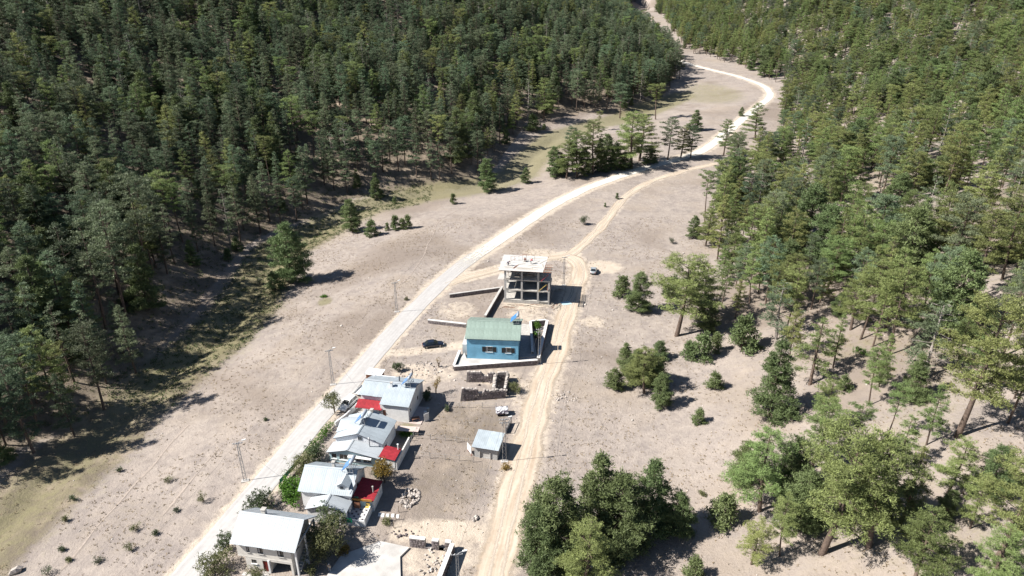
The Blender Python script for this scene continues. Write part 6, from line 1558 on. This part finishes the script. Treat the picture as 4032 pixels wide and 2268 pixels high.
for a in (
 ('glossy dark rose bush at the road side of the nearest house', 572, 1380, 3.4, 3.4, 'leaf_dark', 150),
 ('overgrown olive green bush at the bottom beside the road', 545, 1440, 5.6, 3.0, 'leaf_olive', 360),
 ('low yellow weeds in front of the nearest house', 640, 1452, 3.2, 1.0, 'leaf_olive', 110),
 ('dark hedge bush behind the roof of the nearest house', 652, 1280, 6.6, 3.0, 'leaf_dark', 420),
 ('large olive green tree crowding the right side of the nearest house', 822, 1402, 6.0, 6.6, 'leaf_olive', 900),
 ('dark green tree rising behind the large olive tree', 840, 1345, 5.0, 5.4, 'leaf_dark', 480),
 ('brown wilted bush right of the large olive tree', 862, 1395, 2.6, 1.6, 'leaf_autumn', 110),
 ('wispy olive bush between the road and the pale blue front', 752, 1188, 5.6, 3.4, 'leaf_olive', 380),
 ('dark round bush left of the pale blue front', 795, 1160, 4.0, 3.4, 'leaf_dark', 320),
 ('dense dark green bush left of the white car driveway by the red awning house', 1003, 932, 2.6, 2.4, 'leaf_dark', 190),
 ('dry brown bush against the right wall of the ruin', 1295, 985, 3.0, 2.4, 'leaf_olive', 170),
 ('round dark bush on the meadow between the gravel road and the side track', 1471, 566, 3.6, 3.0, 'leaf_grey', 240),
 ('green creeping patch of juniper on the left meadow', 815, 748, 2.4, 0.5, 'leaf_bright', 90),
 ('grey green round bush at the creek shade edge', 608, 800, 2.2, 2.4, 'leaf_grey', 150),
 ('pale grey shrub beside the lone bushy pine', 655, 716, 2.0, 2.2, 'leaf_grey', 110),
 ('leafy plants in the walled bed right of the blue house', 1350, 850, 2.2, 2.0, 'leaf_bright', 170),
 ('leafy plants at the rear of the walled bed right of the blue house', 1354, 826, 2.6, 1.6, 'leaf_bright', 150),
 ('green garden plants in the plot right of the white brick house', 1022, 1090, 3.0, 0.7, 'leaf_bright', 130),
 ('tall dark shrub at the rear corner of the red awning house', 1072, 1010, 2.0, 3.0, 'leaf_dark', 170),
 ('dark weeds beside the fence right of the red awning house', 1127, 1033, 1.5, 1.0, 'leaf_dark', 60),
 ('bushy plant cut by the bottom edge right of the porch stairs', 785, 1447, 1.8, 1.3, 'leaf_olive', 90),
 ('dark shrub between the houses below the red side roof', 950, 1205, 2.4, 2.2, 'leaf_dark', 140),
 ('yellow flowering shrub on the right slope', 2162, 893, 3.0, 1.7, 'leaf_bright', 110),
 ('olive shrub under the tall pale trunked pine', 2217, 933, 3.2, 2.2, 'leaf_olive', 120),
 ('low shrub on the right slope left of the yellow one', 2117, 864, 2.6, 1.2, 'leaf_olive', 80),
 ('dry shrub at the meadow edge below the right forest', 1690, 612, 3.0, 2.0, 'leaf_grey', 90),
 ('small weed tuft on the bare right field', 1767, 1246, 1.3, 0.7, 'leaf_olive', 40),
 ('dark brown bush left of the dark pine clump', 1332, 1290, 2.4, 1.8, 'leaf_grey', 90),
 ('low green bush beside the stone heap posts', 972, 1318, 1.6, 0.8, 'leaf_olive', 60),
 ('brown weeds at the foot of the shed pole', 1270, 1180, 2.2, 0.6, 'leaf_autumn', 50),
 ):
    S += 1
    lab, x, y, w_, h_, m_, n_ = a
    big = h_ > 2.5
    shrub(lab, x, y, w_, h_, m_, n_, ln=0.26 if big else 0.2, wd=0.11 if big else 0.09, seed=S, wispy=m_ in ('leaf_olive', 'leaf_grey'), name='broadleaf_tree' if 'tree' in lab.split(' crowding')[0].split(' rising')[0] else 'shrub')
shrub('bright green vine filling the bed beside the green net', 732, 1252, 3.4, 2.4, 'leaf_bright', 560, ln=0.3, wd=0.2, seed=61, name='vine', depth=8.0)
shrub('small tree with sparse leaves over the white car', 842, 1040, 4.6, 4.2, 'leaf_olive', 170, ln=0.28, wd=0.14, seed=62, name='broadleaf_tree', wispy=True, trunk=1.5)
shrub('small tree with yellow and orange leaves before the red side roof', 968, 1215, 4.0, 4.4, 'leaf_autumn', 260, ln=0.26, wd=0.12, seed=63, name='broadleaf_tree', wispy=True, trunk=1.4)
shrub('green lower branches of shrub under the orange leaved tree', 962, 1200, 2.6, 2.6, 'leaf_olive', 110, ln=0.26, wd=0.12, seed=64, wispy=True)
shrub('bare brownish little tree behind the red awning house', 1097, 990, 2.6, 3.6, 'leaf_autumn', 55, ln=0.2, wd=0.09, seed=65, name='broadleaf_tree', wispy=True, trunk=1.2)
shrub('thin dry sapling before the stone wall of the blue house', 1104, 925, 1.2, 2.2, 'leaf_autumn', 16, ln=0.18, wd=0.08, seed=66, name='broadleaf_tree', wispy=True, trunk=0.8)
# hedge bank along the road beside the white brick house
A_, B_ = wpt(770, 1148), wpt(838, 1072)
hd = shrub('long clipped hedge along the road beside the white brick house', (A_[0] + B_[0]) / 2, (A_[1] + B_[1]) / 2, 1.7, 1.5, 'leaf_bright', 260, ln=0.2, wd=0.12, seed=67, name='hedge', depth=12.0, px=False)
hd.rotation_euler = (0, 0, math.atan2(B_[1] - A_[1], B_[0] - A_[0]) - math.pi / 2)
for i, (x, y, w_, h_, lab) in enumerate((
 (424, 1213, 1.9, 1.1, 'dark low shrub on the left meadow nearest the tree shadows'), (510, 1264, 1.7, 2.0, 'upright twiggy shrub beside the road on the left meadow'), (187, 1260, 1.4, 1.1, 'small shrub at the far left of the meadow'), (165, 1312, 1.2, 1.1, 'thin upright shrub below the far left one'),
 (345, 1333, 1.9, 1.3, 'largest green shrub in the lower left meadow'), (390, 1346, 1.2, 0.9, 'shrub just right of the largest one in the lower left meadow'), (327, 1386, 1.5, 1.2, 'shrub below the largest one in the lower left meadow'), (247, 1417, 1.6, 1.1, 'bright shrub near the bottom of the left meadow'), (158, 1386, 1.1, 0.6, 'flat dark shrub beside the foot path'), (175, 1413, 0.8, 0.5, 'tiny shrub near the bottom left foot path'),
 (446, 1287, 0.8, 0.5, 'tiny shrub between the two meadow paths'), (302, 1186, 1.3, 0.7, 'low weed at the shadow edge of the left meadow'), (1023, 755, 1.0, 0.7, 'tiny shrub beside the road opposite the blue house'), (120, 1447, 1.8, 1.2, 'shrub behind the white boulder at the bottom left'), (670, 1058, 0.7, 0.4, 'tiny weed in the middle of the left meadow'))):
    shrub(lab, x, y, w_, h_, ('leaf_olive', 'leaf_grey', 'leaf_dark')[i % 3] if h_ < 1.25 else 'leaf_olive', 42, ln=0.2, wd=0.08, seed=80 + i, wispy=True)
q = on_ground(40, 1440); bo = thing('boulder', 'white boulder at the bottom left corner', 'rock', q); put_stone(bo, Vector((0, 0, 0.3)), 0.5, 1.6, 1.0, 0.9, True)

# ---------------------------------------------------------------- ground cover: dry tussocks, pebbles
gr_ = np.random.RandomState(17)
def scatter_xy(n, x0, x1, y0, y1):
    return gr_.uniform(x0, x1, n), gr_.uniform(y0, y1, n)
HOUSES = [[(-39, 66), (-27, 64), (-26, 75), (-38, 76)], [(-34, 77), (-19, 75), (-19, 88), (-32, 90)], [(-32, 88), (-16, 86), (-16, 102), (-30, 103)], [(-31, 101), (-14, 99), (-14, 115), (-29, 116)], [(-13, 119), (9, 119), (10, 142), (-12, 142)], [(-4, 150), (12, 149), (13, 164), (-3, 165)], [(-7, 91), (-1, 90), (0, 98), (-7, 98)], [(-26, 65), (-8, 65), (-8, 75), (-25, 75)]]
X, Y = scatter_xy(30000, -95, 75, 50, 215)
d_ = np.minimum.reduce([seg_dist(X, Y, ROAD) - 3.0, seg_dist(X, Y, GRAVEL) - 3.6, seg_dist(X, Y, TRACK) - 2.6, seg_dist(X, Y, SPUR) - 1.8])
ok_ = (d_ > 0) & (gr_.rand(len(X)) < 0.55 + 0.45 * np.sin(X * 0.21 + np.sin(Y * 0.17) * 2))
for hp in HOUSES: ok_ &= ~in_poly(X, Y, hp)
X, Y = X[ok_], Y[ok_]
C_ = np.stack([X, Y, tz(X, Y) + 0.02], -1)
V, F, T = leaves(C_, 4, 0.26, 0.11, gr_, up=0.9, spread=0.09, flat=0.35)
tag(link('dry_grass', np_mesh('dry_grass', V, F, M['dry_grass'], tint=T)), 'dry straw coloured grass tufts over the meadow', 'grass', kind='stuff')
X, Y = scatter_xy(1500, -75, 70, 58, 200)
d_ = np.minimum.reduce([seg_dist(X, Y, ROAD) - 2.6, seg_dist(X, Y, TRACK) - 1.6]); ok_ = (d_ > 0) & (gr_.rand(len(X)) < 0.25 + 0.75 * (seg_dist(X, Y, TRACK) < 22))
for hp in HOUSES: ok_ &= ~in_poly(X, Y, hp)
X, Y = X[ok_], Y[ok_]; n = len(X); s_ = gr_.uniform(0.05, 0.2, (n, 1, 1)) * (1 + 1.2 * (gr_.rand(n, 1, 1) > 0.95))
oc = np.array([(1, 0, 0), (0, 1, 0), (-1, 0, 0), (0, -1, 0), (0, 0, 0.8), (0, 0, -0.5)])
V = (np.stack([X, Y, tz(X, Y)], -1)[:, None, :] + oc[None] * s_ * gr_.uniform(0.6, 1.3, (n, 6, 1)) + np.array([0, 0, 0.03])).reshape(-1, 3)
tri = np.array([(0, 1, 4), (1, 2, 4), (2, 3, 4), (3, 0, 4), (1, 0, 5), (2, 1, 5), (3, 2, 5), (0, 3, 5)])
F = (np.arange(n)[:, None, None] * 6 + tri[None]).reshape(-1, 3)
M['pebble'] = mat('pebble', (0.50, 0.46, 0.42), var=0.25, vscale=0.7)
tag(link('pebbles', np_mesh('pebbles', V, F, M['pebble'])), 'small pale stones strewn over the dry ground', 'stones', kind='stuff')

X, Y = scatter_xy(18000, -150, -30, 75, 260)
ok_ = (seg_dist(X, Y, CREEK) < 9) & (Y > 112) & (gr_.rand(len(X)) < 0.75) | (in_poly(X, Y, LPOLY) & (seg_dist(X, Y, LFOOT) < 30) & (gr_.rand(len(X)) < 0.35))
X, Y = X[ok_], Y[ok_]
V, F, T = leaves(np.stack([X, Y, tz(X, Y) + 0.08], -1), 12, 0.45, 0.16, gr_, up=0.7, spread=0.28, flat=0.5)
M['gully_weed'] = mat('gully_weed', (0.075, 0.105, 0.038), rough=0.8, tint=True, trans=0.15)
tag(link('undergrowth', np_mesh('undergrowth', V, F, M['gully_weed'], tint=T)), 'dark rough undergrowth along the creek gully', 'undergrowth', kind='stuff')
